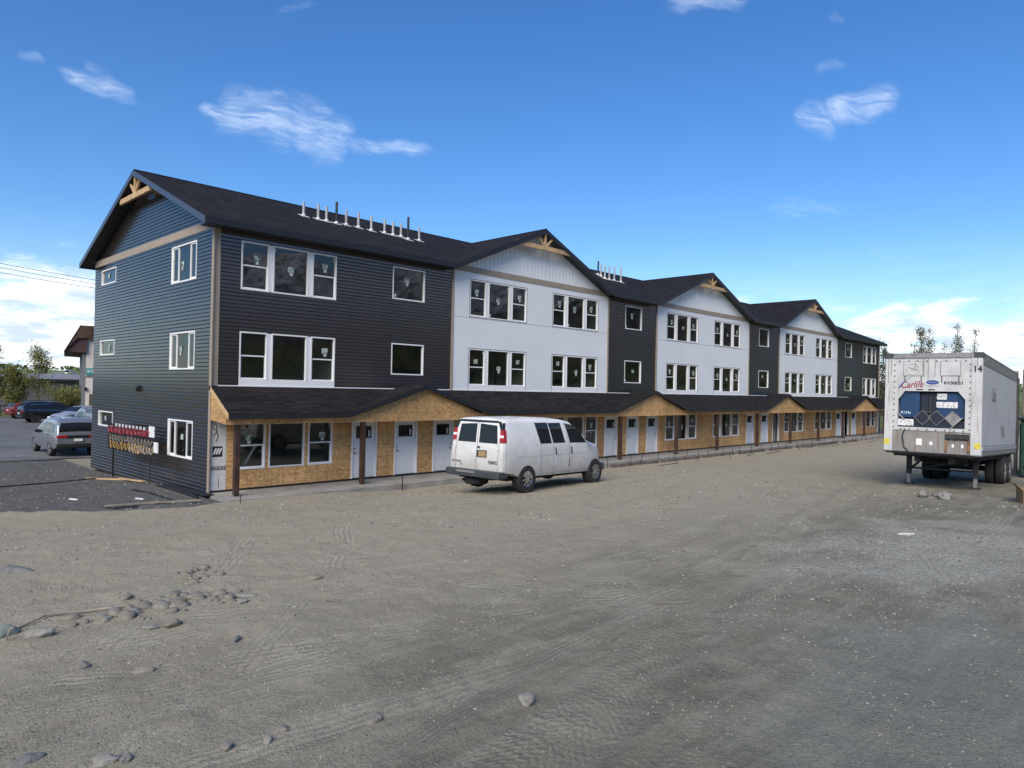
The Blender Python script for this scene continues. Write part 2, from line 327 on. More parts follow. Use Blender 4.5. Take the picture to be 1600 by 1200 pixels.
# cirrus wisps: (from, to direction, half width, strength)
wisps = [((330, 165), (470, 205), .040, 1.0), ((430, 190), (560, 222), .036, 1.0), ((520, 212), (690, 222), .016, .95), ((300, 178), (370, 185), .012, .75),
         ((400, 160), (520, 185), .030, .55),
         ((90, 138), (215, 168), .014, .9), ((140, 135), (190, 160), .018, .5), ((35, 105), (80, 118), .010, .35),
         ((440, 25), (520, 10), .016, .3), ((1050, 8), (1180, 2), .014, .8), ((1300, 0), (1340, 18), .010, .5),
         ((1240, 165), (1330, 175), .022, .9), ((1290, 160), (1410, 135), .020, 1.0), ((1330, 130), (1310, 165), .014, .7), ((1265, 105), (1330, 92), .009, .35),
         ((1180, 320), (1360, 295), .018, .32), ((1200, 330), (1280, 325), .014, .30), ((1330, 365), (1460, 395), .012, .25), ((1060, 215), (1160, 180), .015, .12)]
acc = None
for (a, b, hw, st) in wisps:
    da, db = wdir(*a), wdir(*b); c = (da+db).normalized(); t = (db-da); t = (t-c*t.dot(c)); hl = t.length/2; t.normalize(); n_ = c.cross(t)
    x = math_('ABSOLUTE', dot_(WD, t)); y = math_('ABSOLUTE', dot_(WD, n_)); fr = math_('GREATER_THAN', dot_(D, c), 0.3)
    mx_ = mapr(x, hl*.45, hl*1.15, 1, 0); my_ = mapr(y, 0, hw*1.2, 1, 0)
    k = math_('MULTIPLY', math_('MULTIPLY', mx_, my_), math_('MULTIPLY', fr, st))
    acc = k if acc is None else math_('MAXIMUM', acc, k)
tw = (wdir(690, 222)-wdir(300, 170)).normalized()
tn = (wdir(500, 200).cross(tw)).normalized()
cbw = N.new('ShaderNodeCombineXYZ'); L.new(math_('MULTIPLY', dot_(WD, tw), 7), cbw.inputs[0]); L.new(math_('MULTIPLY', dot_(WD, tn), 26), cbw.inputs[1])
fib = noise_(cbw.outputs[0], 1.3, 9, .62, .9)
fib2 = noise_(D, 34, 5, .6, .3)
tt = math_('ADD', math_('MULTIPLY', acc, .95), math_('ADD', math_('MULTIPLY_ADD', fib, 1.5, -.75), math_('MULTIPLY_ADD', fib2, .7, -.35)))
cb2 = N.new('ShaderNodeCombineXYZ'); L.new(math_('MULTIPLY', dot_(WD, tw), 16), cb2.inputs[0]); L.new(math_('MULTIPLY', dot_(WD, tn), 85), cb2.inputs[1])
fine = noise_(cb2.outputs[0], 1.0, 7, .6, 1.2)
cir = math_('MULTIPLY', mapr(tt, .12, 1.75, 0, 1, False), math_('MULTIPLY', mapr(acc, .0, .45), mapr(fine, .32, .68, .25, 1)), None, True)
# low cumulus towards the horizon
lowv = mapping_(D, (5.0, 5.0, 17)); ln = noise_(lowv, 1.5, 8, .58, .25); ln2 = noise_(mapping_(D, (7, 7, 30), (0, 0, .4)), 2.3, 6, .6)
dl = dot_(D, wdir(20, 590)); dr = dot_(D, wdir(1560, 600))
region = math_('MAXIMUM', mapr(dl, .86, .985), mapr(dr, .83, .95))
elev = mapr(Z, .025, .16, 1, 0)
cum = math_('MULTIPLY', mapr(math_('MULTIPLY_ADD', elev, .36, ln), .56, .76), mapr(Z, .12, .19, 1, 0))
cum = math_('MULTIPLY', cum, mapr(region, 0, 1, .12, 1))
veil = math_('MULTIPLY', mapr(Z, .0, .22, .55, 0), mapr(ln2, .35, .7, .5, 1))
veil = math_('MULTIPLY', veil, mapr(region, 0, 1, .25, 1.0))
cloud = N.new('ShaderNodeMix'); cloud.data_type = 'RGBA'; cloud.inputs['B'].default_value = (7.2, 8.2, 9.8, 1)
L.new(skycol, cloud.inputs['A']); L.new(math_('MULTIPLY', cir, .85), cloud.inputs['Factor'])
v2 = N.new('ShaderNodeMix'); v2.data_type = 'RGBA'; v2.inputs['B'].default_value = (7.0, 8.6, 10.0, 1); L.new(cloud.outputs['Result'], v2.inputs['A']); L.new(veil, v2.inputs['Factor'])
shade = N.new('ShaderNodeMix'); shade.data_type = 'RGBA'; shade.inputs['A'].default_value = (5.4, 6.4, 7.6, 1); shade.inputs['B'].default_value = (10.5, 10.6, 10.8, 1); L.new(mapr(ln2, .36, .60), shade.inputs['Factor'])
c2 = N.new('ShaderNodeMix'); c2.data_type = 'RGBA'; L.new(shade.outputs['Result'], c2.inputs['B']); L.new(v2.outputs['Result'], c2.inputs['A']); L.new(math_('MULTIPLY', cum, .92), c2.inputs['Factor'])
L.new(c2.outputs['Result'], bg.inputs['Color']); bg.inputs['Strength'].default_value = .10
sl = bpy.data.lights.new('sun', 'SUN'); so = bpy.data.objects.new('sun', sl); COL.objects.link(so)
sl.energy = 3.1; sl.angle = rad(45); sl.color = (1, .89, .74)
az, el = rad(SUN_AZ), rad(SUN_EL)
sd = Vector((math.sin(az)*math.cos(el), math.cos(az)*math.cos(el), math.sin(el)))
so.rotation_euler = sd.to_track_quat('Z', 'Y').to_euler()
scn.view_settings.view_transform = 'Standard'; scn.view_settings.look = 'None'; scn.view_settings.exposure = .42; scn.view_settings.gamma = 1

# ------------------------------------------------------------------ ground
def G0(X, Y):
    b = .47*S((-Y-1.8)/6.5)+.012*max(0, -Y-8.5)
    b *= 1-.6*S((X-14)/12)
    b -= .33*S((Y-1)/12)
    return b
def trench(X, Y):
    return -.17*S((X-2.0)/4)*S((Y+5.2)/2.6)*(1-S((X-60)/4)) if -5.2 < Y < 12 else 0.0
def edge_y(X):
    pts = [(-30, 16), (-10, 3.6), (-5.1, .15), (-3.3, -1.15), (-1.1, -1.7), (0.05, -1.5)]
    for (a, ya), (b, yb) in zip(pts, pts[1:]):
        if X <= b: return ya+(yb-ya)*(X-a)/(b-a)
    return 99
TR = Vector((2.16, .42)).normalized(); TN = Vector((-TR.y, TR.x)); T0 = Vector((-5.42, -16.9))
def rut(X, Y):
    q = Vector((X, Y))-T0; p = q.dot(TN); z = 0
    for off, w, d in ((0.05, .32, .018), (-1.0, .34, .024), (1.9, .35, .012), (3.9, .4, .014), (5.6, .4, .012)):
        u = abs(p-off-.25*math.sin(q.dot(TR)*.22+off))/w
        if u < 1.6: z += 1.7*d*((-1 if u < 1 else 0)*(1-S(u)) + .45*max(0, 1-abs(u-1.15)/.4))
    return z
def ground(X, Y):
    z = G0(X, Y)+trench(X, Y)
    v = Vector((X, Y, 0)); dx = math.hypot(X-CAM.x, Y-CAM.y)
    under = -.35 < X < 61 and -1.7 < Y < 12
    if not under:
        a = .030*noise.noise(v*.35)+.022*noise.noise(v*.9+Vector((5, 2, 1)))
        if dx < 45: a += .013*noise.noise(v*2.3)+.010*noise.noise(v*5.1)
        if dx < 14: a += .010*max(-.2, noise.noise(v*7.5+Vector((3, 1, 0))))+.007*noise.noise(v*15)
        if Y > edge_y(X) and X < .2 and Y < 16: a += .05*noise.noise(v*1.3+Vector((9, 9, 9)))+.03*noise.noise(v*3.7)
        a += rut(X, Y) if dx < 30 else 0
        z += a*(1 if Y < -2.2 or X < -.6 else .4)
    else: z -= .06
    return z
def axis_vals(lo, hi, step, l2, h2, gr=1.16):
    v = [lo+step*i for i in range(int((hi-lo)/step)+1)]
    a = []; s = step; x = lo
    while x > l2: s *= gr; x -= s; a.append(x)
    b = []; s = step; x = v[-1]
    while x < h2: s *= gr; x += s; b.append(x)
    return a[::-1]+v+b
def refine(v, lo, hi, st):
    a = [x for x in v if x < lo]; c = [x for x in v if x > hi]; n = int((hi-lo)/st)
    return a+[lo+(hi-lo)*i/n for i in range(n+1)]+c
xs = refine(axis_vals(-11.5, 18, .125, -6000, 9000, 1.13), -8.6, -.6, .052); ys = refine(axis_vals(-21.4, -1.0, .125, -6000, 9000, 1.10), -18.4, -10.6, .052)
gv = []; gf = []; cA = []; cB = []
for y in ys:
    for x in xs:
        gv.append((x, y, ground(x, y)))
        nz = noise.noise(Vector((x, y, 3))*.8)*.8+noise.noise(Vector((x, y, 8))*3)*.3
        bank = S((y-edge_y(x)+nz*.35)/.5+.5) if (x < .3 and y < 40) else 0
        lg = .7*S(1.3-math.hypot((x-4.9)/5.5, (y+18.0)/2.7)+nz*.75)
        br = S((y+18.6+nz*1.8)/8)*S((x+14)/6) if y < 0 else .6
        bl = S(1.5-math.hypot((x+1.2)/3.0, (y+20.6)/2.6)+nz*.35)
        far = S((max(y-62, x-64, -x-32, -y-60))/4)
        cA += (bank, lg, br, 1); cB += (bl, far, 0, 1)
nx = len(xs)
for j in range(len(ys)-1):
    for i in range(nx-1):
        gf.append((j*nx+i, j*nx+i+1, (j+1)*nx+i+1, (j+1)*nx+i))
me = bpy.data.meshes.new('ground'); me.from_pydata(gv, [], gf)
for nm, dat in (('mask_a', cA), ('mask_b', cB)):
    at = me.color_attributes.new(nm, 'FLOAT_COLOR', 'POINT'); at.data.foreach_set('color', dat)
me.polygons.foreach_set('use_smooth', [True]*len(me.polygons))
gm, nt, N, L, B = mk('gravel_lot')
B.inputs['Roughness'].default_value = .95; B.inputs['Specular IOR Level'].default_value = .15
tc = N.new('ShaderNodeTexCoord'); P = tc.outputs['Object']
def mixc(f, a, b, mode='MIX'):
    n = N.new('ShaderNodeMix'); n.data_type = 'RGBA'; n.blend_type = mode
    for k, x in (('Factor', f), ('A', a), ('B', b)):
        if isinstance(x, tuple): n.inputs[k].default_value = (*x, 1)
        elif isinstance(x, (int, float)): n.inputs[k].default_value = x
        else: L.new(x, n.inputs[k])
    return n.outputs['Result']
def attr(nm):
    a = N.new('ShaderNodeAttribute'); a.attribute_name = nm; s_ = N.new('ShaderNodeSeparateColor'); L.new(a.outputs['Color'], s_.inputs[0]); return s_.outputs
def voro(vec, sc, feat='F1'):
    n = N.new('ShaderNodeTexVoronoi'); n.feature = feat; n.inputs['Scale'].default_value = sc; L.new(vec, n.inputs['Vector']); return n
A = attr('mask_a'); Bm = attr('mask_b')
n1 = noise_(P, .45, 7, .6); n2 = noise_(P, 2.1, 8, .65); n3 = noise_(P, 17, 6, .7); n4 = noise_(P, 75, 3, .6)
st = mapping_(P, (.55, 3.2, 1), (0, 0, -math.atan2(TR.y, TR.x))); n5 = noise_(st, 1.1, 8, .62, .4)
col = mixc(mapr(n1, .38, .62), (.150, .140, .110), (.205, .192, .152))
col = mixc(mapr(n2, .45, .72), col, (.122, .118, .094))
col = mixc(math_('MULTIPLY', mapr(n5, .44, .66), .45), col, (.275, .266, .212))
col = mixc(math_('MULTIPLY', A[2], .75), col, mixc(mapr(n2, .35, .65), (.335, .292, .225), (.400, .355, .265)))
ln_ = mapr(math_('ADD', math_('MULTIPLY_ADD', n2, .7, A[1]), math_('MULTIPLY', n3, .5)), .75, 1.75)
col = mixc(math_('MULTIPLY', ln_, .95), col, mixc(mapr(n3, .35, .65), (.26, .255, .22), (.46, .455, .40)))
col = mixc(math_('MULTIPLY', mapr(math_('MULTIPLY_ADD', n2, .6, Bm[0]), .5, 1.3), .6), col, mixc(n3, (.150, .156, .140), (.205, .210, .188)))
col = mixc(mapr(math_('MULTIPLY_ADD', n3, .25, A[0]), .45, .75), col, mixc(n3, (.075, .074, .073), (.15, .147, .142)))
v1 = voro(P, 46); v1s = N.new('ShaderNodeSeparateColor'); L.new(v1.outputs['Color'], v1s.inputs[0])
v2_ = voro(P, 19); v2s = N.new('ShaderNodeSeparateColor'); L.new(v2_.outputs['Color'], v2s.inputs[0])
speck = mapr(v1s.outputs[0], 0, 1, .88, 1.12, False)
sc_ = N.new('ShaderNodeVectorMath'); sc_.operation = 'SCALE'; L.new(col, sc_.inputs[0]); L.new(speck, sc_.inputs['Scale']); col = sc_.outputs[0]
peb = math_('MULTIPLY', math_('GREATER_THAN', v2s.outputs[1], .72), mapr(v2_.outputs['Distance'], .22, .34, 1, 0))
peb = math_('MULTIPLY', peb, mapr(n2, .42, .62))
col = mixc(math_('MULTIPLY', peb, .75), col, mixc(v2s.outputs[0], (.10, .098, .085), (.36, .35, .31)))
sc2 = N.new('ShaderNodeVectorMath'); sc2.operation = 'SCALE'; L.new(col, sc2.inputs[0]); L.new(mapr(n4,   .3, .7, .90, 1.10, False), sc2.inputs['Scale']); col = sc2.outputs[0]
col = mixc(Bm[1], col, mixc(mapr(n2, .4, .6), (.075, .105, .03), (.13, .14, .06)))
# bump: clods, grains, tyre treads
rot = N.new('ShaderNodeVectorRotate'); rot.rotation_type = 'Z_AXIS'; rot.inputs['Angle'].default_value = -math.atan2(TR.y, TR.x)
sub = N.new('ShaderNodeVectorMath'); sub.operation = 'SUBTRACT'; sub.inputs[1].default_value = (T0.x, T0.y, 0); L.new(P, sub.inputs[0]); L.new(sub.outputs[0], rot.inputs['Vector'])
sq = N.new('ShaderNodeSeparateXYZ'); L.new(rot.outputs[0], sq.inputs[0]); q, p = sq.outputs[0], sq.outputs[1]
wob = math_('MULTIPLY_ADD', n1, .5, -.25)
def band(off, w): return mapr(math_('ABSOLUTE', math_('ADD', math_('ADD', p, wob), -off)), w*.75, w, 1, 0)
rib = math_('SINE', math_('MULTIPLY', math_('ADD', p, wob), 78))
chev = math_('SINE', math_('MULTIPLY_ADD', q, 62, math_('MULTIPLY', math_('ABSOLUTE', math_('ADD', math_('ADD', p, wob), 1.0)), 40)))
chev2 = math_('MULTIPLY', chev, math_('SIGN', math_('SINE', math_('MULTIPLY', math_('ADD', p, wob), 44))))
brk = mapr(n2, .30, .50)
tread = math_('MULTIPLY', rib, math_('MAXIMUM', band(.05, .34), math_('MULTIPLY', math_('MAXIMUM', band(1.9, .4), math_('MAXIMUM', band(3.9, .4), band(5.6, .45))), .6)))
tread = math_('MULTIPLY', math_('ADD', tread, math_('MULTIPLY', chev2, band(-1.0, .42))), brk)
tread = math_('MULTIPLY', tread, mapr(q, -9, 3, 1, .25))
tmask = math_('MULTIPLY', math_('MAXIMUM', math_('MAXIMUM', band(.05, .40), band(-1.0, .48)), math_('MAXIMUM', band(1.9, .42), math_('MAXIMUM', band(3.9, .42), band(5.6, .46)))), mapr(q, -9, 5, 1, .3))
def arc(cx, cy, r, w):
    n = N.new('ShaderNodeVectorMath'); n.operation = 'DISTANCE'; n.inputs[1].default_value = (cx, cy, .5); L.new(P, n.inputs[0])
    d = math_('ADD', math_('ADD', n.outputs['Value'], math_('MULTIPLY', wob, .8)), -r)
    return mapr(math_('ABSOLUTE', d), w*.7, w, 1, 0), math_('SINE', math_('MULTIPLY', d, 62))
arcs = None; arib = None
for a_ in ((-3.6, 10.2, 24.9, .26), (-3.6, 10.2, 26.6, .26), (1.5, 3.5, 17.6, .24), (1.5, 3.5, 19.3, .24), (-9, -48, 33.2, .26), (-9, -48, 34.9, .26), (9, -2, 14.5, .24), (9, -2, 16.2, .24), (-20, 2, 20.2, .25), (-20, 2, 21.9, .25), (-1, 22, 31.6, .28), (-1, 22, 33.4, .28)):
    k_, s__ = arc(*a_); r__ = math_('MULTIPLY', k_, s__)
    arcs = k_ if arcs is None else math_('MAXIMUM', arcs, k_); arib = r__ if arib is None else math_('ADD', arib, r__)
sy_ = N.new('ShaderNodeSeparateXYZ'); L.new(P, sy_.inputs[0]); arcs = math_('MULTIPLY', arcs, mapr(sy_.outputs[1], -9.5, -7, 1, 0)); arib = math_('MULTIPLY', arib, mapr(sy_.outputs[1], -9.5, -7, 1, 0))
n7 = noise_(P, .9, 5, .6); amask = math_('MULTIPLY', arcs, mapr(n7, .42, .58)); arib = math_('MULTIPLY', arib, mapr(n7, .40, .56))
calm = mapr(tmask, 0, 1, 1, .32)
n3 = math_('MULTIPLY', math_('MULTIPLY', n3, calm), mapr(amask, 0, 1, 1, .5))
col = mixc(math_('MULTIPLY', tmask, math_('MULTIPLY', brk, .32)), col, (.265, .250, .205))
col = mixc(math_('MULTIPLY', amask, .30), col, (.31, .292, .235))
warm = N.new('ShaderNodeVectorMath'); warm.operation = 'MULTIPLY'; warm.inputs[1].default_value = (.975, .985, .955); L.new(col, warm.inputs[0]); col = warm.outputs[0]
L.new(col, B.inputs['Base Color'])
h = math_('MULTIPLY_ADD', n3, .026, math_('MULTIPLY', n2, .05))
h = math_('MULTIPLY_ADD', n4, .005, h)
h = math_('MULTIPLY_ADD', mapr(v1.outputs['Distance'], 0, .6, 1, 0), .006, h)
h = math_('MULTIPLY_ADD', peb, .018, h); h = math_('MULTIPLY_ADD', arib, .006, math_('MULTIPLY_ADD', tread, .014, h)); h = math_('MULTIPLY_ADD', n5, .03, h)
bp = N.new('ShaderNodeBump'); bp.inputs['Strength'].default_value = .85; bp.inputs['Distance'].default_value = 1.0; L.new(h, bp.inputs['Height']); L.new(bp.outputs[0], B.inputs['Normal'])
me.materials.append(gm); go = bpy.data.objects.new('ground', me); COL.objects.link(go); struct(go)

# asphalt car park beyond the end wall
am = plain('asphalt', (.135, .138, .142), .9, spec=.2, var=.2, scale=.35, bump=.3, bscale=60)
b = MB(); edge = []
for i in range(61):
    x = -32+i*1.2; edge.append((x, 16.4+.35*noise.noise(Vector((x*.8, 0, 0)))+.2*noise.noise(Vector((x*2.7, 4, 0)))))
for (x0, y0), (x1, y1) in zip(edge, edge[1:]): b.quad((x0, y0, -.285), (x1, y1, -.285), (x1, 61, -.285), (x0, 61, -.285))
struct(b.build('parking_lot', am))
# concrete walkway along the shopfronts
b = MB(); nseg = 20
for i in range(nseg):
    x0 = -.15+i*3.05; x1 = x0+3.045
    b.box(x0+.004, x1-.004, -1.78, -.03, -.25, .03)
wk = struct(b.build('walkway', M['concrete'], bevel=.008))

def rock_mesh(seed, sx, sy, sz, sub=3, rough=.42):
    bm = bmesh.new(); bmesh.ops.create_icosphere(bm, subdivisions=sub, radius=1)
    o = Vector((seed*3.1, seed*1.7, seed))
    for v in bm.verts:
        d = 1+rough*noise.noise(v.co*1.1+o)+rough*.5*noise.noise(v.co*2.5+o)+.05*noise.noise(v.co*7+o)
        v.co = Vector((v.co.x*sx*d, v.co.y*sy*d, v.co.z*sz*d))
    me = bpy.data.meshes.new('rock'); bm.to_mesh(me); bm.free()
    me.polygons.foreach_set('use_smooth', [True]*len(me.polygons)); return me
RM_ = dict(grey=plain('grey_rock', (.195, .182, .150), .85, var=.2, scale=9, bump=.5, bscale=40), pale=plain('pale_rock', (.235, .228, .20), .85, var=.25, scale=9, bump=.45, bscale=35),
           tan=plain('tan_rock', (.21, .187, .15), .85, var=.2, scale=8, bump=.4), dark=plain('dark_rock', (.17, .165, .155), .9, var=.25, scale=9, bump=.5), green=plain('green_rock', (.17, .20, .175), .8, var=.2, scale=9, bump=.4))
def rock(x, y, sx, sy, sz, m, label, rz=0, group=None, sink=.35, name='rock', sub=3):
    if name == 'rock': sx *= .76; sy *= .76; sz *= .72; sink = min(.46, sink+.08)
    me = rock_mesh(random.uniform(0, 50), sx, sy, sz, sub); me.materials.append(RM_[m])
    o = bpy.data.objects.new(name, me); COL.objects.link(o); o.location = (x, y, ground(x, y)+sz*(1-2*sink)*.9); o.rotation_euler = (random.uniform(-.15, .15), random.uniform(-.15, .15), rz)
    return tag(o, label, 'rock', group)
rg = 'loose rocks on the lot'
rock(-4.33, -17.14, .125, .085, .075, 'pale', 'smooth pale egg-shaped stone beside the tyre tracks at the bottom', .5, rg, .08)
rock(-5.46, -16.49, .11, .06, .05, 'grey', 'half buried grey rock left of the smooth pale stone', .4, rg, .3)
rock(-6.93, -12.33, .2, .11, .09, 'pale', 'large pale rock lying beside a greenish rock at the left edge', -.5, rg, .22)
rock(-7.18, -12.02, .19, .15, .11, 'green', 'greenish rock touching the large pale rock at the left edge', 1.0, rg, .3)
rock(-3.54, -12.19, .17, .09, .06, 'tan', 'flat tan rock alone on the dirt right of the cobble patch', -.6, rg, .2)
rock(-6.47, -8.79, .32, .2, .09, 'dark', 'dark flat rock half sunk in the dirt nearest the gravel bank', -.6, rg, .4)
rock(-3.94, -13.35, .13, .06, .03, 'grey', 'thin grey stone flake in front of the flat tan rock', -.4, rg, .2)
rock(-6.09, -16.1, .08, .06, .05, 'grey', 'grey lump above two small pale stones at lower left', .2, rg, .3)
rock(-6.25, -16.2, .075, .05, .035, 'pale', 'small pale stone of the pair at lower left', 1.1, rg, .2)
rock(-6.52, -16.09, .07, .05, .04, 'grey', 'small round grey stone near the bottom edge, left of centre', .9, rg, .2)
rock(-7.22, -15.66, .12, .08, .05, 'pale', 'flat pale rock cut by the bottom edge of the photo', -.2, rg, .3)
rock(-7.12, -15.75, .06, .05, .05, 'dark', 'small dark stone touching the flat pale rock at the bottom edge', .2, rg, .2)
rock(-7.65, -15.3, .15, .09, .05, 'dark', 'dark flat rock in the bottom left corner', .3, rg, .4)
rock(-6.86, -13.57, .12, .09, .07, 'grey', 'cracked grey rock below the greenish rock', .4, rg, .35)
rock(-6.45, -14.05, .14, .08, .05, 'grey', 'low grey rock right of the cracked grey rock', -.6, rg, .35)
rock(-5.74, -12.91, .13, .10, .08, 'grey', 'blocky grey rock just in front of the cobble patch', .3, rg, .25)
rock(-5.99, -12.89, .11, .06, .04, 'pale', 'flat pale stone left of the blocky grey rock', -.3, rg, .2)
rock(-4.65, -12.42, .16, .10, .05, 'pale', 'pale flat rock at the right end of the cobble patch', -.5, rg, .25)
rock(-4.80, -12.62, .11, .08, .045, 'pale', 'smaller pale rock next to the pale flat rock by the cobble patch', .3, rg, .25)
rock(-5.43, -13.86, .12, .05, .05, 'dark', 'dark stone in the middle of the dirt below the cobble patch', .8, rg, .3)
rock(5.44, -16.77, .21, .07, .05, 'dark', 'dark flat stone on the dirt far in front of the trailer', -.5, rg, .25)
# partly buried cobble patch
for i in range(96):
    t = random.random(); a = Vector((-6.45, -12.15)).lerp(Vector((-4.85, -12.15)), t)
    x = a.x+random.gauss(0, .1)+.12; y = a.y+random.gauss(0, .22)+.22*math.sin(t*3.1); s_ = random.choice((.025, .03, .035, .045, .055, .075, .09))*random.uniform(.8, 1.25)
    rock(x, y, s_*1.3, s_*.9, s_*.6, random.choice(('grey', 'grey', 'pale', 'tan')), 'half buried cobble in the stony patch at left', random.uniform(0, 3), 'cobbles in the stony patch', .44, 'cobble', 2)
for i in range(16):
    x = random.gauss(-4.55, .2); y = random.gauss(-10.75, .22); s_ = random.uniform(.03, .08)
    rock(x, y, s_*1.3, s_*.9, s_*.55, random.choice(('grey', 'tan')), 'small stone in the stone cluster behind the cobble patch', random.uniform(0, 3), 'stones in the small cluster', .3, 'stone', 2)
# loose gravel grains
b = MB(); MBB = MB()
def grain(mb, x, y, s_, mi):
    z = ground(x, y); rz = random.uniform(0, 6.28); c, sn = math.cos(rz)*s_, math.sin(rz)*s_
    h_ = s_*random.uniform(.45, .9); k = random.uniform(.55, 1.0); vs = []
    for (u, v, w) in ((1, .1, .1), (.2, k, .25), (-1, -.1, 0), (-.15, -k, .1), (.1, 0, 1), (0, 0, -.6)):
        u += random.uniform(-.2, .2); v += random.uniform(-.2, .2)
        vs.append((x+u*c-v*sn, y+u*sn+v*c, z+w*h_))
    mb.add(vs, [(0, 1, 4), (1, 2, 4), (2, 3, 4), (3, 0, 4), (1, 0, 5), (2, 1, 5), (3, 2, 5), (0, 3, 5)], mi)
gmats = [plain('grain_grey', (.24, .23, .21), .9, var=.2), plain('grain_pale', (.31, .30, .27), .9, var=.2), plain('grain_dark', (.13, .125, .115), .9, var=.3), plain('grain_tan', (.31, .26, .2), .9, var=.3)]
cnt = 0
while cnt < 17000:
    r = 4.2*math.exp(random.random()*1.9); an = rad(random.uniform(3, 88)); x = CAM.x+r*math.cos(an); y = CAM.y+r*math.sin(an)
    if y > -2.3 or (x > 15): continue
    cl = noise.noise(Vector((x*.9, y*.9, 2)))+.5*noise.noise(Vector((x*3, y*3, 5)))
    lg = math.hypot((x-4.6)/3.2, (y+18.4)/2.4) < 1.1
    if cl < random.uniform(-.25, .55) and not (lg and random.random() < .8): continue
    s_ = r*random.choice((.0006, .0007, .0008, .001, .0012, .0015, .002))*(1.5 if random.random() < .05 else 1)
    grain(b, x, y, max(.004, s_), random.choice((1, 0, 0, 2, 2, 0) if lg else (0, 0, 0, 2, 2, 3, 1))); cnt += 1
gr = b.build('loose_gravel', gmats, recalc=False); tag(gr, 'loose gravel scattered over the dirt lot', 'gravel'); gr['kind'] = 'stuff'
b = MB(); cnt = 0
while cnt < 3800:
    x = random.uniform(-9, .0); y = random.uniform(-2, 16)
    if y < edge_y(x)-.3: continue
    grain(b, x, y, random.choice((.012, .015, .02, .028, .04)), random.choice((0, 2, 2, 2, 2, 2, 0, 1 if random.random() < .3 else 2))); cnt += 1
gr = b.build('bank_gravel', gmats, recalc=False); tag(gr, 'dark crushed gravel bank beside the end wall', 'gravel'); gr['kind'] = 'stuff'

# ------------------------------------------------------------------ apartment building
LEN, DEP, EAVE = 60.85, 11.65, 8.2
SL = .4137
bld = thing('apartment_building', 'long three storey charcoal and white apartment building under construction with a raw board ground floor', 'building')
def fm(a, d, z): return (a, -d, z)          # front wall: a = x, d = outwards
def lm(a, d, z): return (-d, a, z)          # end wall: a = y
def pieces(a0, a1, za, zb, holes):
    iv = [(a0, a1)]
    for (h0, h1, k0, k1) in holes:
        if k0 < zb-1e-6 and k1 > za+1e-6:
            nv = []
            for (p, q) in iv:
                if h1 <= p or h0 >= q: nv.append((p, q)); continue
                if h0 > p: nv.append((p, h0))
                if h1 < q: nv.append((h1, q))
            iv = nv
    return iv
def lap(mb, mp, a0, a1, z0, z1, holes, course=.117, proud=.017, base=0, span=None):
    zs = {z0, z1}; z = z0; ci = 0
    while z < z1:
        zs.add(round(z, 5))
        if z+course*.72 < z1: zs.add(round(z+course*.72, 5))
        ci += 1; z = z0+ci*course
    for h in holes:
        for k in h[2:4]:
            if z0 < k < z1: zs.add(k)
    zs = sorted(zs)
    for za, zb in zip(zs, zs[1:]):
        if zb-za < 1e-4: continue
        ci = math.floor((za-z0+1e-4)/course); zc = z0+ci*course
        d = lambda zz: base+(proud if (zz-zc)/course < .71 else proud*max(0, min(1, (1-(zz-zc)/course)/.28)))
        for (p, q) in pieces(a0, a1, za, zb, holes):
            pa, qa, pb, qb = p, q, p, q
            if span:
                sa, sb = span(za), span(zb)
                pa, qa = max(p, sa[0]), min(q, sa[1]); pb, qb = max(p, sb[0]), min(q, sb[1])
                if qa <= pa: continue
                if qb < pb: pb = qb = (sb[0]+sb[1])/2
            mb.quad(mp(pa, d(za), za), mp(qa, d(za), za), mp(qb, d(zb), zb), mp(pb, d(zb), zb))
            if abs(za-zc) < 1e-3: mb.quad(mp(pa, base, za), mp(qa, base, za), mp(qa, base+proud, za), mp(pa, base+proud, za))
def flat(mb, mp, a0, a1, z0, z1, holes, d=0, mi=0):
    zs = sorted({z0, z1} | {k for h in holes for k in h[2:4] if z0 < k < z1})
    for za, zb in zip(zs, zs[1:]):
        for (p, q) in pieces(a0, a1, za, zb, holes): mb.quad(mp(p, d, za), mp(q, d, za), mp(q, d, zb), mp(p, d, zb), mi)
# ---- openings
UP, MID = (6.25, 7.76), (3.44, 4.95)
TRI = {'A': [.85], 'B': [10.38, 15.48], 'D': [25.08, 30.38], 'F': [40.55, 46.06], 'G': [56.5]}
SEC = [('A', .2, 9.42, 'dark'), ('B', 9.52, 19.62, 'white'), ('C', 19.72, 24.0, 'dark'), ('D', 24.1, 34.88, 'white'), ('E', 34.98, 39.48, 'dark'), ('F', 39.58, 50.38, 'white'), ('G', 50.48, 60.65, 'dark')]
SINGLE = {'A': 6.56, 'C': 21.14, 'E': 36.4, 'G': 52.25}
TW, SW = 3.36, 1.5
holes_front = {s[0]: [] for s in SEC}
for k, l in TRI.items():
    for x in l: holes_front[k] += [(x+.02, x+TW-.02, UP[0]+.02, UP[1]-.02), (x+.02, x+TW-.02, MID[0]+.02, MID[1]-.02)]
for k, x in SINGLE.items(): holes_front[k] += [(x+.02, x+SW-.02, 6.58, 7.74), (x+.02, x+SW-.02, 3.80, 4.92)]
for (k, x0, x1, kind) in SEC:
    b = MB()
    if kind == 'dark':
        lap(b, fm, x0, x1, 3.22, 8.1, holes_front[k]); b.build('lap_siding', M['dark'], bld)
    else:
        flat(b, fm, x0, x1, 3.22, 8.06, holes_front[k], .02)
        # panel joint shadow gap battens
        zj = 6.2
        for (p, q) in pieces(x0, x1, zj-.004, zj+.004, holes_front[k]): b.box(p, q, -.024, -.0205, zj-.006, zj+.006, 1)
        b.build('white_panel', [M['white'], M['gtext']], bld)
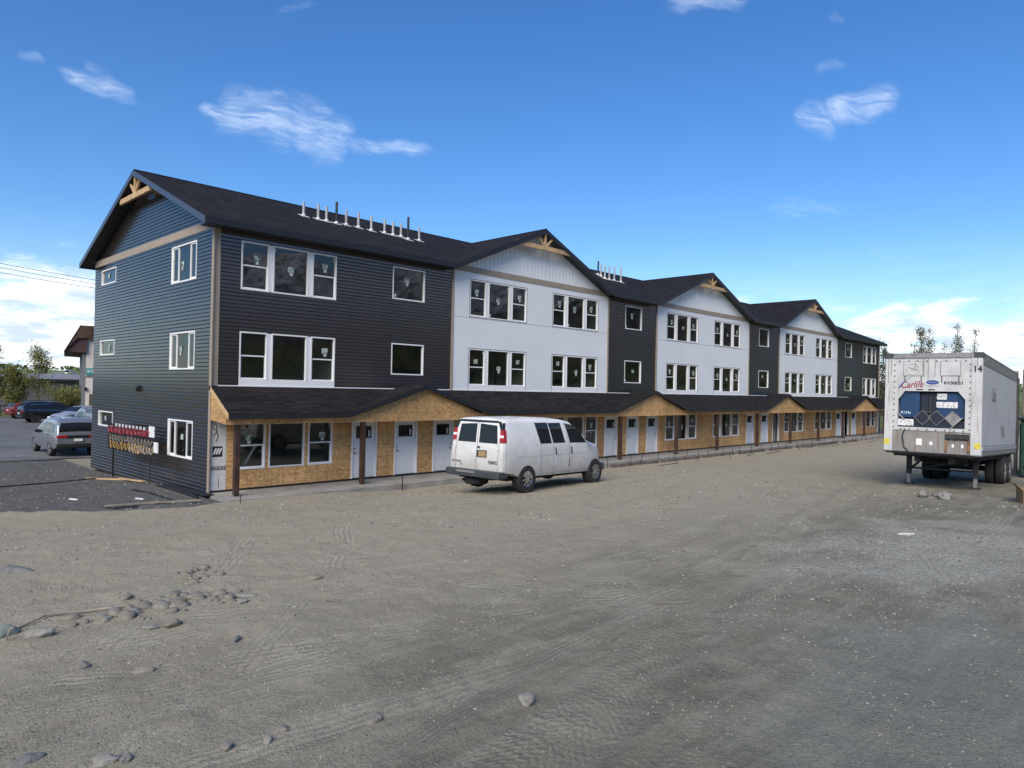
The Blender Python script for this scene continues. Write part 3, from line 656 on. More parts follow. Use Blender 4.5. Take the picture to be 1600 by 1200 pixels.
# tan corner and section trims
def trim(x0, x1, z0, z1, d0=.0, d1=.035, mp=fm):
    b = MB(); b.box(x0, x1, d0, d1, z0, z1, mp=mp); b.build('trim_board', M['tan'], bld, bevel=.004)
trim(-.02, .20, 3.24, 8.08); trim(-.10, .02, -.12, 8.0, -.0, .045, lm)
for x in (9.42, 19.62, 24.0, 34.88, 39.48, 50.38): trim(x, x+.10, 3.24, 8.06, .0, .05)
trim(60.65, 60.85, 3.2, 8.08)
# end wall
HL = []
for z0, z1 in ((7.20, 7.80), (4.37, 4.97), (1.54, 2.14)): HL.append((8.98, 10.78, z0, z1))
for z0, z1 in ((6.58, 7.80), (3.75, 4.96), (.92, 2.13)): HL.append((1.22, 3.28, z0, z1))
HLi = [(a+.02, b_-.02, c+.02, d-.02) for a, b_, c, d in HL]
b = MB(); lap(b, lm, .02, DEP, -.25, 8.02, HLi); b.build('end_wall_siding', M['dark'], bld)
b = MB(); lap(b, lm, -.1, DEP+.1, 8.25, 10.75, [], span=lambda z: ((z-8.05)/SL-.5, DEP+.5-(z-8.05)/SL)); b.build('gable_siding', M['dark'], bld)
b = MB(); b.box(-.06, DEP, 0, .035, 8.0, 8.26, mp=lm); b.build('band_board', M['tan'], bld)
# plain far walls
b = MB(); b.quad((0, DEP, -.2), (LEN, DEP, -.2), (LEN, DEP, 8.3), (0, DEP, 8.3)); b.slab([(LEN, 0, -.2), (LEN, DEP, -.2), (LEN, DEP, 8.1), (LEN, DEP/2, 10.6), (LEN, 0, 8.1)], (-.05, 0, 0)); b.build('rear_wall', M['dark'], bld)
# foundation strip
b = MB(); b.box(.02, LEN, -.012, .05, -.3, .09); b.build('foundation', M['membrane'], bld)
# ---- ground floor sheathing, windows and doors
G1 = (.67, 2.13)
doors = [4.95, 6.78, 8.60, 19.55, 21.43, 23.25, 34.76, 36.9, 38.66, 50.45, 52.2, 53.9]
DW = 1.06
gh = []
tri1 = [.85, 10.4, 15.6, 25.1, 30.4, 40.55, 46.08, 56.5]
units1 = []
for x in tri1:
    for (a, w_) in ((0, .92), (1.04, 1.25), (2.42, .92)): units1.append((x+a, x+a+w_, 'hung' if w_ < 1 else 'fixed'))
gh += [(a+.02, b_-.02, G1[0]+.02, G1[1]-.02) for a, b_, _ in units1]+[(x+.03, x+DW-.03, .0, 2.13) for x in doors]
b = MB(); flat(b, fm, .50, LEN-.45, .09, 3.2, gh); flat(b, fm, .06, .18, .09, 3.2, [])
b.build('sheathing_wall', M['sheath'], bld)
b = MB(); b.box(.05, .52, -.006, .006, .09, 2.75); wrap = b.build('house_wrap', M['grey'], bld)
b = MB(); b.box(.10, .40, -.010, -.0065, 1.10, 1.42, 0)
for i in range(3): b.bar((.13+i*.08, -.0112, 1.18), (.21+i*.08, -.0112, 1.36), .05, .002, 1, up=(0, 1, 0))
b.build('logo_block', [M['ktext'], M['white2']], wrap)
b = MB()
for i in range(4): b.box(.07+i*.115, .165+i*.115, -.010, -.0065, .70, .81, 0)
b.build('letter_block', M['ktext'], wrap)
b = MB(); b.box(.30, .315, -.010, -.0065, .14, .46); b.build('pink_mark', M['redpaint'], wrap)
b = MB(); b.tube([(.12, -.012, 1.75), (.22, -.014, 1.85), (.2, -.014, 2.05), (.12, -.014, 2.12), (.1, -.014, 1.98), (.2, -.014, 1.9), (.26, -.014, 1.72), (.2, -.014, 1.58)], .012, 5, 0); b.build('pen_squiggle', M['ktext'], wrap)
for i, ch in enumerate('CRBE'): text(ch, .105, wrap, frame_mat((.117+i*.115, -.0108, .755), (1, 0, 0), (0, 0, 1)), M['white2'])
b = MB(); b.box(LEN-.45, LEN, -.003, .01, .09, 3.2); b.build('sheathing_edge', M['grey'], bld)

def ring(mb, mp, a0, a1, z0, z1, w, d0, d1, mi=0):
    mb.box(a0, a1, d0, d1, z0, z0+w, mi, mp); mb.box(a0, a1, d0, d1, z1-w, z1, mi, mp)
    mb.box(a0, a0+w, d0, d1, z0+w, z1-w, mi, mp); mb.box(a1-w, a1, d0, d1, z0+w, z1-w, mi, mp)
def pane(mp, a0, a1, z0, z1, d, par, m='glass'):
    b = MB(); jx, jz = random.uniform(-.007, .007), random.uniform(-.006, .006); vs = [mp(a0, d+jx, z0), mp(a1, d-jx, z0), mp(a1, d-jx+jz, z1), mp(a0, d+jx+jz, z1)]
    b.quad(*vs); o = b.build('pane', M[m], par, recalc=False); return o
def sticker(mp, units, par):
    def one(nm, m, *bx):
        b = MB(); b.box(*bx, 0, mp); b.build(nm, M[m], par)
    for (a0, a1, z0, z1, d, kind) in units:
        w_, h_ = .22, .18; ca = a0+(a1-a0)*random.uniform(.42, .6); cz = z0+(z1-z0)*(random.uniform(.66, .74) if kind == 'hung' else random.uniform(.48, .66))
        if random.random() < .12: continue
        one('sticker', 'sticker', ca-w_/2, ca+w_/2, d+.003, d+.006, cz-h_/2, cz+h_/2)
        if random.random() < .6: one('sticker', 'tab', ca-.04, ca+.07, d+.003, d+.0065, cz-h_/2-.10, cz-h_/2-.01)
        one('tape_tab', 'tab', a0+.07, a0+.10, d+.003, d+.006, z1-.2, z1-.08)
        if random.random() < .5: one('tape_tab', 'tab', a1-.12, a1-.08, d+.003, d+.006, z1-.22, z1-.08)
        if kind == 'fixed' and random.random() < .75: one('tape_tab', 'tab', a0+.1, a0+.19, d+.003, d+.006, z0+.09, z0+.19)
def unit(mb, mp, a0, a1, z0, z1, kind, fw=.045, deep=.07):
    """frame of one window unit; returns pane rectangles"""
    ring(mb, mp, a0, a1, z0, z1, fw, -deep, .022)
    g = []; i0, i1, k0, k1 = a0+fw, a1-fw, z0+fw, z1-fw
    if kind == 'hung':
        zm = (z0+z1)/2
        ring(mb, mp, i0, i1, k0, zm+.02, .035, -.05, -.012)
        mb.box(i0, i1, -.06, -.008, zm-.012, zm+.03, 0, mp)
        g = [(i0, i1, zm+.02, k1, -.045), (i0+.03, i1-.03, k0+.03, zm-.01, -.03)]
    elif kind == 'slide':
        w4 = (i1-i0)*.26
        for (p, q) in ((i0, i0+w4), (i1-w4, i1)): ring(mb, mp, p, q, k0, k1, .045, -.05, -.006)
        g = [(i0+.04, i0+w4-.04, k0+.04, k1-.04, -.03), (i0+w4, i1-w4, k0, k1, -.045), (i1-w4+.04, i1-.04, k0+.04, k1-.04, -.03)]
    else: g = [(i0, i1, k0, k1, -.045)]
    return g
def window(mp, units, apron=None, mulls=(), outline=None):
    b = MB(); gl = []; st = []
    for (a0, a1, z0, z1, kind) in units:
        g = unit(b, mp, a0, a1, z0, z1, kind); gl += g; st.append((a0, a1, z0, z1, -.03 if kind != 'hung' else -.03, kind))
    for (p, q, z0, z1) in mulls: b.box(p, q, -.04, .014, z0, z1, 0, mp)
    if apron: b.box(apron[0], apron[1], .0, .026, apron[2], apron[3], 0, mp)
    if outline: ring(b, mp, *outline, .022, .0, .024, 1)
    w = b.build('window', [M['vinyl'], M['black']], bld)
    for k in gl: pane(mp, *k, w)
    sticker(mp, st, w)
    return w
for k, l in TRI.items():
    for x in l:
        for (z0, z1), ap in ((UP, False), (MID, True)):
            us = [(x, x+.92, z0, z1, 'hung'), (x+1.05, x+2.31, z0, z1, 'fixed'), (x+2.44, x+TW, z0, z1, 'hung')]
            ms = [(x+.92, x+1.05, z0, z1), (x+2.31, x+2.44, z0, z1)]
            ol = (x-.022, x+TW+.022, (3.24 if ap else z0-.022), z1+.022) if k in 'BDF' else None
            window(fm, us, (x, x+TW, 3.245, z0) if ap else None, ms, ol)
for k, x in SINGLE.items():
    window(fm, [(x, x+SW, 6.56, 7.76, 'fixed')]); window(fm, [(x, x+SW, 3.78, 4.94, 'fixed')])
for a0, a1, kind in units1: window(fm, [(a0, a1, G1[0], G1[1], kind)])
for (a0, a1, z0, z1) in HL: window(lm, [(a0, a1, z0, z1, 'slide' if a0 < 5 else 'fixed')])
# doors
for i, x in enumerate(doors):
    b = MB(); op = i in (8, 10)
    b.box(x, x+.06, -.1, .03, .09, 2.15, 0, fm); b.box(x+DW-.06, x+DW, -.1, .03, .09, 2.15, 0, fm); b.box(x+.06, x+DW-.06, -.1, .03, 2.08, 2.15, 0, fm)
    b.box(x+.06, x+DW-.06, -.08, .025, .05, .10, 1, fm)
    if op:     # stands open, leaf swung inwards
        sw = Vector((x+.10, .1, 0)); b.box(x+.07, x+.115, -.98, -.1, .1, 2.07, 2, fm)
        d = b.build('door', [M['vinyl'], M['membrane'], M['door']], bld, label='white door standing open'); continue
    l0, l1 = x+.065, x+DW-.065
    hs_ = [(l0+.16, l1-.16, 1.50, 1.90)]
    flat(b, fm, l0, l1, .1, 2.075, hs_, -.03, 2)
    for (p, q) in ((l0+.16, (l0+l1)/2-.04), ((l0+l1)/2+.04, l1-.16)):
        for (m_, n_) in ((p, p+.014), (q-.014, q)): b.box(m_, n_, -.03, -.022, .25, 1.36, 2, fm)
        b.box(p, q, -.03, -.022, .25, .264, 2, fm); b.box(p, q, -.03, -.022, 1.346, 1.36, 2, fm)
    b.box(l0+.10, l1-.10, -.03, -.008, 1.42, 1.46, 2, fm)
    d = b.build('door', [M['vinyl'], M['membrane'], M['door']], bld)
    b = MB(); ring(b, fm, l0+.15, l1-.15, 1.49, 1.91, .025, -.04, -.014, 0)
    for t in (1/3, 2/3): xx = l0+.16+(l1-l0-.32)*t; b.box(xx-.01, xx+.01, -.04, -.018, 1.5, 1.9, 0, fm)
    dw = b.build('door_window', M['steel'], d); b = MB(); b.quad(fm(l0+.16, -.045, 1.5), fm(l1-.16, -.045, 1.5), fm(l1-.16, -.045, 1.9), fm(l0+.16, -.045, 1.9)); b.build('door_pane', M['carglass'], d)
    b = MB(); b.box(l1-.29, l1-.21, -.012, -.009, 1.54, 1.76, 0, fm); b.build('sticker', M['tab'], d)
    hx = l1-.07 if i % 3 == 2 or i % 3 == 0 and i > 0 else l0+.07
    b = MB()
    for z in (.98, 1.12): b.lathe([(0, -.03), (.035, -.03), (.03, -.005), (0, .0)], 10, (hx, .03, z), 'y', close=False)
    b.tube([(hx, -.01, .98), (hx, -.045, .98), (hx+(.1 if hx < x+.5 else -.1), -.045, .98)], .011, 6)
    b.build('handle', M['metal'], d, smooth=True)
# interior: floors, ceilings and partitions seen through the glass
b = MB()
b.box(.12, LEN-.1, .12, 11.5, -.1, .06)
for z in (2.62, 5.46, 8.1): b.box(.12, LEN-.1, .12, 11.5, z, z+.28)
b.box(.12, LEN-.1, 4.6, 4.72, .06, 8.1)
for x in (9.5, 19.7, 24.05, 34.9, 39.5, 50.4): b.box(x-.06, x+.06, .15, 4.6, .06, 8.1)
for x in (4.7, 14.5, 29.5, 45.0, 55.5): b.box(x-.06, x+.06, .15, 4.6, .06, 8.1)
b.box(.12, 4.64, 4.2, 4.6, .06, .9); b.box(2.1, 2.5, 2.2, 2.5, 1.0, 2.3)
b.build('interior', M['interior'], bld)
b = MB(); b.bar((1.25, .35, .75), (1.62, .3, 1.45), .11, .05); b.bar((1.2, .45, .75), (1.7, .4, 1.38), .08, .05); b.build('stacked_lumber', M['grey'], bld)
# small black lamp on the end wall
b = MB(); b.box(6.02, 6.2, .016, .10, 2.98, 3.2, mp=lm); b.box(6.07, 6.15, .10, .14, 3.0, 3.12, mp=lm); b.build('wall_lamp', M['blackg'], bld, bevel=.01)
# flashing between porch roof and wall
b = MB()
for (k, x0, x1, kind) in SEC: b.box(x0, x1, -.045, -.018, 3.235, 3.275)
b.build('flashing', M['vinyl'], bld)

# ---- roofs
def rz(y): return EAVE+SL*(y+.5)
XL, XR, YF, YB, YR = -.46, LEN+.45, -.5, DEP+.5, DEP/2
RIDGE = rz(YR)
DORM = [(9.28, 19.55, 10.42), (23.75, 34.8, 10.44), (39.15, 50.2, 10.50)]
poly = [(XL, YF, rz(YF))]
for (xl, xr, za) in DORM:
    yv = (za-EAVE)/SL-.5
    poly += [(xl, YF, EAVE), ((xl+xr)/2, yv, za), (xr, YF, EAVE)]
poly += [(XR, YF, EAVE), (XR, YR, RIDGE), (XL, YR, RIDGE)]
b = MB(); b.slab(poly, (0, 0, -.10)); b.slab([(XL, YR, RIDGE), (XR, YR, RIDGE), (XR, YB, EAVE), (XL, YB, EAVE)], (0, 0, -.10))
for (xl, xr, za) in DORM:
    xc = (xl+xr)/2; yv = (za-EAVE)/SL-.5
    b.slab([(xl, YF, EAVE), (xc, YF, za), (xc, yv, za)], (0, 0, -.10)); b.slab([(xc, YF, za), (xr, YF, EAVE), (xc, yv, za)], (0, 0, -.10))
# ridge caps
b.tube([(XL, YR, RIDGE), (XR, YR, RIDGE)], .035, 6)
for (xl, xr, za) in DORM: b.tube([((xl+xr)/2, YF, za), ((xl+xr)/2, (za-EAVE)/SL-.5, za)], .035, 6)
roof = b.build('roof', M['roof'], bld)
b = MB()
segs = [XL]+[v for (xl, xr, _) in DORM for v in (xl, xr)]+[XR]
for i in range(0, len(segs), 2):
    b.box(segs[i], segs[i+1], YF-.03, YF-.001, EAVE-.20, EAVE-.012)
    b.box(segs[i]+.02, segs[i+1]-.02, YF, -.001, EAVE-.205, EAVE-.19)      # flat soffit
b.box(XL, XR, YB, YB+.03, EAVE-.2, EAVE-.01)
for (xl, xr, za) in DORM:
    xc = (xl+xr)/2
    for (xa, xb) in ((xl, xc), (xr, xc)):
        b.slab([(xa, YF-.001, EAVE-.20), (xb, YF-.001, za-.20), (xb, YF-.001, za-.012), (xa, YF-.001, EAVE-.012)], (0, -.028, 0))
        b.slab([(xa, YF, EAVE-.13), (xb, YF, za-.13), (xb, .4, za-.13), (xa, .4, EAVE-.13)], (0, 0, -.02))
b.build('fascia', M['fascia'], bld)
for X0 in (XL-.03, XR):
    b = MB()
    for (ya, yb) in ((YF, YR), (YB, YR)):
        b.slab([(X0, ya, EAVE-.21), (X0, yb, RIDGE-.21), (X0, yb, RIDGE-.012), (X0, ya, EAVE-.012)], (.029, 0, 0))
    b.build('rake_board', M['rake'], bld)
for (xa, xb) in ((XL, .0), (LEN, XR)):
    b = MB()
    for (ya, yb) in ((YF, YR), (YB, YR)):
        b.slab([(xa, ya, EAVE-.14), (xa, yb, RIDGE-.14), (xb, yb, RIDGE-.14), (xb, ya, EAVE-.14)], (0, 0, -.02))
    b.build('soffit', M['soffit'], bld)
# dormer gable faces with vertical boards, band and timber decoration
def sunburst(mp, c, ztop, half, zb, par=bld):
    b = MB(); b.bar(mp(c-half, 0, zb), mp(c+half, 0, zb), .10, .19, up=(0, 0, 1))
    b.bar(mp(c, 0, zb+.09), mp(c, 0, ztop), .09, .09)
    for s_ in (-1, 1): b.bar(mp(c+s_*.06, 0, zb+.09), mp(c+s_*.46, 0, ztop-.22), .08, .08)
    b.build('gable_timber', M['pine'], bld, bevel=.006)
for (xl, xr, za), (k, x0, x1, _) in zip(DORM, (SEC[1], SEC[3], SEC[5])):
    b = MB(); xc = (xl+xr)/2; s_ = (za-EAVE)/(xc-xl); n = int((x1-x0)/.24)
    for i in range(n):
        a = x0+(x1-x0)*i/n; c = x0+(x1-x0)*(i+1)/n
        h = lambda x: max(8.27, EAVE-.13+s_*min(x-xl, xr-x))
        b.quad((a+.02, -.030, 8.25), (c-.02, -.030, 8.25), (c-.02, -.030, h(c-.02)), (a+.02, -.030, h(a+.02)))
        b.quad((c-.02, -.030, 8.25), (c, .012, 8.25), (c, .012, h(c)), (c-.02, -.030, h(c)))
        c2_ = c+.02; b.quad((c, .012, 8.25), (c2_, -.030, 8.25), (c2_, -.030, h(min(c2_, x1))), (c, .012, h(c)))
    b.build('gable_boards', M['white'], bld)
    b = MB(); b.box(x0-.09, x1+.09, -.05, -.0, 8.03, 8.26); b.build('band_board', M['tan'], bld)
    sunburst(lambda a, d, z: (a, YF+.07, z), xc, za-.16, 1.75, za-.84)
sunburst(lambda a, d, z: (XL+.07, a, z), YR, RIDGE-.2, 1.5, RIDGE-.90)
# roof vent pipes
def pipe(x, y, r, h, m):
    b = MB(); b.tube([(x, y, rz(y)-.05), (x, y, rz(y)+h)], r, 10); p = b.build('vent_pipe', M[m], bld, smooth=True)
    b = MB(); b.slab([(x-.16, y-.2, rz(y-.2)+.012), (x+.16, y-.2, rz(y-.2)+.012), (x+.16, y+.16, rz(y+.16)+.012), (x-.16, y+.16, rz(y+.16)+.012)], (0, 0, .008))
    b.lathe([(r+.05, rz(y)-.0), (r+.004, rz(y)+.09)], 10, (x, y, 0), 'z', close=False); b.build('pipe_boot', M['grey'], p)
for (x, y, h) in ((4.76, 3.3, .52), (5.32, 3.2, .58), (5.66, 3.16, .58), (6.59, 3.23, .58), (7.14, 3.2, .6), (7.68, 3.08, .62), (8.41, 3.19, .58), (8.77, 3.09, .56), (9.21, 3.13, .56), (10.13, 3.06, .58),
                  (24.1, 3.86, .7), (23.71, 3.28, .7), (24.15, 3.3, .75), (24.69, 3.34, .8), (25.19, 3.23, .85), (39.6, 4.2, .6), (40.6, 3.9, .5)): pipe(x, y, .05, h, 'pipe')
for (x, y, h) in ((6.06, 3.09, .85), (9.3, 2.75, .95), (24.4, 4.3, .8)): pipe(x, y, .05, h, 'blackg')
# ---- porch
PY, PE, PT = -1.36, 2.45, 3.27
ps = (PT-PE)/(0-PY)
PG = [(4.0, 10.4, 3.41), (18.75, 25.45, 3.41), (34.9, 41.5, 3.41), (50.3, 56.9, 3.41)]
b = MB(); poly = [(-.03, PY, PE)]; top = []
for (xl, xr, za) in PG:
    xc = (xl+xr)/2; s_ = (za-PE)/(xc-xl); xa = xl+(PT-PE)/s_; xb = xr-(PT-PE)/s_
    poly += [(xl, PY, PE), (xa, -.02, PT-.012), (xb, -.02, PT-.012), (xr, PY, PE)]
    b.slab([(xl, PY, PE), (xc, PY, za), (xc, -.02, za), (xa, -.02, PT)], (0, 0, -.07)); b.slab([(xc, PY, za), (xr, PY, PE), (xb, -.02, PT), (xc, -.02, za)], (0, 0, -.07))
poly += [(LEN+.03, PY, PE), (LEN+.03, -.02, PT-.012), (-.03, -.02, PT-.012)]
b.slab(poly, (0, 0, -.07)); b.build('porch_roof', M['roof'], bld)
b = MB(); segs = [-.03]+[v for g in PG for v in g[:2]]+[LEN+.03]
for i in range(0, len(segs), 2): b.box(segs[i], segs[i+1], PY-.025, PY-.001, PE-.155, PE-.01)
for (xl, xr, za) in PG:
    xc = (xl+xr)/2
    for xa in (xl, xr): b.slab([(xa, PY-.001, PE-.155), (xc, PY-.001, za-.16), (xc, PY-.001, za-.012), (xa, PY-.001, PE-.01)], (0, -.024, 0))
b.build('porch_fascia', M['fascia'], bld)
b = MB()
b.box(.0, LEN, -1.17, -.98, 2.13, 2.40)
for (xl, xr, za) in PG:
    xc = (xl+xr)/2; b.slab([(xl+.3, -1.172, 2.36), (xr-.3, -1.172, 2.36), (xc, -1.172, za-.10)], (0, .05, 0))
b.slab([(-.012, 0, 2.24), (-.012, -1.17, 2.13), (-.012, -1.17, 2.36), (-.012, 0, 3.18)], (.02, 0, 0))
b.build('porch_beam', M['sheath'], bld)
b = MB(); b.slab([(-.045, PY, PE-.16), (-.045, 0, PT-.13), (-.045, 0, PT+.0), (-.045, PY, PE+.0)], (.03, 0, 0)); b.build('porch_rake', M['pine'], bld)
b = MB(); b.box(.02, LEN, -.97, -.01, 2.36, 2.38); b.build('porch_ceiling', M['soffit'], bld)
for x in (.36, 4.70, 9.6, 14.5, 19.4, 24.5, 28.95, 34.1, 39.1, 44.0, 48.9, 53.8, 58.9):
    b = MB(); b.box(x-.075, x+.075, -1.15, -1.0, .06, 2.13, 0); b.box(x-.05, x+.05, -1.12, -1.03, -.0, .06, 1); b.build('porch_post', [M['brownpost'], M['steel']], bld, bevel=.006)

# ------------------------------------------------------------------ vehicles
def lerp_tab(tab, x):
    if x <= tab[0][0]: return tab[0][1]
    for (a, ya), (b, yb) in zip(tab, tab[1:]):
        if x <= b: return ya+(yb-ya)*(x-a)/(b-a)
    return tab[-1][1]
class Shape:
    """lofted vehicle body: x forwards, y to the left, z up"""
    def __init__(s, top, half, wz, sill, lean=(0, 0, 0), front=(0, 0, 0), crown=.03, rc=.10):
        s.top = top; s.half = half; s.wz = wz; s.sill = sill; s.lean = lean; s.front = front; s.crown = crown; s.rc = rc
    def W(s, x, z): return lerp_tab(s.half, x)*lerp_tab(s.wz, z)
    def T(s, x): return lerp_tab(s.top, x)
    def defo(s, p):
        x, y, z = p; x0, z0, k = s.lean
        if k and z > z0 and x < x0+.5: x += k*(z-z0)*max(0, min(1, (x0+.5-x)/.5))
        x1, z1, k1 = s.front
        if k1 and x > x1: x -= k1*abs(y)**3
        return (x, y, z)
    def ring(s, x):
        t = s.T(x); sl = lerp_tab(s.sill, x); rc = s.rc; n = 9; L_ = []
        L_.append((s.W(x, sl)-.12, sl)); 
        for i in range(n+1):
            z = sl+.03+(t-rc-sl-.03)*i/n; L_.append((s.W(x, z), z))
        w = s.W(x, t-rc)
        for a in (25, 50, 72): L_.append((w-rc*1.3*(1-math.cos(rad(a))), t-rc+rc*math.sin(rad(a))))
        wi = w-rc*1.3; L_.append((wi, t)); L_.append((wi*.5, t+s.crown*.75))
        pts = L_+[(0, t+s.crown)]+[(-y, z) for (y, z) in reversed(L_)]
        return pts
    def body(s, xs, name, mats, par, arches=(), bevel=0):
        b = MB(); rings = [[s.defo((x, y, z)) for (y, z) in s.ring(x)] for x in xs]; m = len(rings[0]); vs = [p for r in rings for p in r]; fs = []
        for i in range(len(xs)-1):
            for k in range(m): fs.append((i*m+k, i*m+(k+1) % m, (i+1)*m+(k+1) % m, (i+1)*m+k))
        fs.append(tuple(range(m-1, -1, -1))); fs.append(tuple((len(xs)-1)*m+k for k in range(m)))
        b.add(vs, fs); o = b.build(name, mats, par, smooth=True)
        if arches:
            bm = bmesh.new(); bm.from_mesh(o.data); bmesh.ops.triangulate(bm, faces=[f for f in bm.faces if len(f.verts) > 4]); bm.to_mesh(o.data); bm.free()
            cu = MB()
            for (ax, az, ar) in arches:
                for sg in (-1, 1):
                    n = 28; y0, y1 = sg*.55, sg*1.4
                    vs = [(ax+ar*math.cos(2*math.pi*k/n), y, az+ar*math.sin(2*math.pi*k/n)) for y in (y0, y1) for k in range(n)]
                    fs = [(k, (k+1) % n, n+(k+1) % n, n+k) for k in range(n)]+[tuple(range(n-1, -1, -1)), tuple(range(n, 2*n))]
                    cu.add(vs, fs)
            c = cu.build('cutter', [mats[-1]], None)
            md = o.modifiers.new('b', 'BOOLEAN'); md.operation = 'DIFFERENCE'; md.object = c; md.solver = 'EXACT'; md.use_self = True
            try: md.material_mode = 'TRANSFER'
            except Exception: pass
            dg = bpy.context.evaluated_depsgraph_get(); me = bpy.data.meshes.new_from_object(o.evaluated_get(dg))
            o.modifiers.clear()
            if len(me.polygons) > 50: o.data = me
            try: o.data.set_sharp_from_angle(angle=rad(35))
            except Exception: pass
            bpy.data.objects.remove(c)
        return o
    def side(s, mb, pts, sg, eps=.006, nu=5, nv=5, mi=0):
        (a, b_, c, d) = pts; vs = []; fs = []
        for j in range(nv+1):
            for i in range(nu+1):
                u, v = i/nu, j/nv
                x = (a[0]*(1-u)+b_[0]*u)*(1-v)+(d[0]*(1-u)+c[0]*u)*v; z = (a[1]*(1-u)+b_[1]*u)*(1-v)+(d[1]*(1-u)+c[1]*u)*v
                vs.append(s.defo((x, sg*(s.W(x, z)+eps), z)))
        for j in range(nv):
            for i in range(nu): fs.append((j*(nu+1)+i, j*(nu+1)+i+1, (j+1)*(nu+1)+i+1, (j+1)*(nu+1)+i))
        mb.add(vs, fs, mi)
    def end(s, mb, pts, x, eps, nu=6, nv=4, mi=0):   # panel on the rear face: pts are (y, z)
        (a, b_, c, d) = pts; vs = []; fs = []
        for j in range(nv+1):
            for i in range(nu+1):
                u, v = i/nu, j/nv
                y = (a[0]*(1-u)+b_[0]*u)*(1-v)+(d[0]*(1-u)+c[0]*u)*v; z = (a[1]*(1-u)+b_[1]*u)*(1-v)+(d[1]*(1-u)+c[1]*u)*v
                p = s.defo((x, y, z)); vs.append((p[0]-eps, p[1], p[2]))
        for j in range(nv):
            for i in range(nu): fs.append((j*(nu+1)+i, j*(nu+1)+i+1, (j+1)*(nu+1)+i+1, (j+1)*(nu+1)+i))
        mb.add(vs, fs, mi)
def wheel(par, x, y, r, w, sg, rim='rim', detail=True, rr=.6):
    p = [(r*rr, -w/2), (r*.93, -w/2), (r*.985, -w*.40), (r, -w*.25), (r, w*.25), (r*.985, w*.40), (r*.93, w/2), (r*rr, w/2), (r*rr*.97, w*.2), (r*rr*.97, -w*.2)]
    b = MB(); b.lathe(p, 32, (x, y, r), 'y')
    if detail:
        for k in range(36):
            an = 2*math.pi*k/36; c, s_ = math.cos(an), math.sin(an)
            for yy in (-.36, .08): b.bar((x+r*.995*c, y+w*yy, r+r*.995*s_), (x+r*.995*c, y+w*(yy+.28), r+r*.995*s_), .018, .02)
    t = b.build('wheel', M['rubber'], par, smooth=True)
    b = MB(); R0 = r*rr; o = sg*w*.5
    b.lathe([(R0, o*.98), (R0*.92, o*.9), (R0*.9, o*.2), (R0*.98, o*.2)], 28, (x, y, r), 'y')
    b.lathe([(0, o*.5), (R0*.9, o*.35), (R0*.9, o*.25), (0, o*.3)], 20, (x, y, r), 'y', 1, close=False)
    ns = 8 if detail else 5
    for k in range(ns):
        an = 2*math.pi*k/ns+.2; c, s_ = math.cos(an), math.sin(an)
        b.bar((x+R0*.18*c, y+o*.86, r+R0*.18*s_), (x+R0*.92*c, y+o*.86, r+R0*.92*s_), R0*.22, .03, up=(0, 1, 0))
    b.lathe([(0, o*.98), (R0*.2, o*.96), (R0*.27, o*.86), (R0*.27, o*.5)], 14, (x, y, r), 'y', close=False)
    b.build('rim', [M[rim], M['black']], t, smooth=True)
    return t
# --- cargo van
ZV = ground(5.44, -7.95)
van = thing('cargo_van', 'dirty white cargo van parked in front of the doors', 'van', (5.44-.95*.08, -7.954+.96*1.0, .465), (0, rad(.8), rad(4.4)))
vs = Shape(top=[(-1.03, 1.96), (-.95, 2.01), (-.7, 2.035), (.6, 2.045), (1.7, 2.02), (2.12, 1.955), (2.35, 1.83), (2.6, 1.66), (3.02, 1.37), (3.2, 1.33), (3.6, 1.25), (3.74, 1.19), (3.82, 1.06)],
           half=[(-1.03, .955), (-.96, .985), (-.6, 1.0), (2.8, 1.0), (3.3, .975), (3.65, .93), (3.82, .86)],
           wz=[(.2, .94), (.42, .965), (.52, .99), (.85, 1.0), (1.16, .988), (1.30, .978), (1.42, .955), (1.7, .905), (1.88, .865), (2.0, .83)],
           sill=[(-1.03, .58), (-.6, .52), (-.5, .42), (3.3, .40), (3.5, .46), (3.82, .5)], lean=(-1.03, 1.0, .11), front=(3.2, 0, .10), crown=.03, rc=.115)
vbody = vs.body([-1.03, -1.0, -.95, -.8, -.6, -.3, 0, .3, .6, 1, 1.4, 1.7, 1.95, 2.12, 2.3, 2.5, 2.75, 3.0, 3.1, 3.25, 3.45, 3.6, 3.72, 3.79, 3.82], 'body', [M['vanpaint'], M['black']], van, [(0, .40, .475), (3.39, .40, .475)])
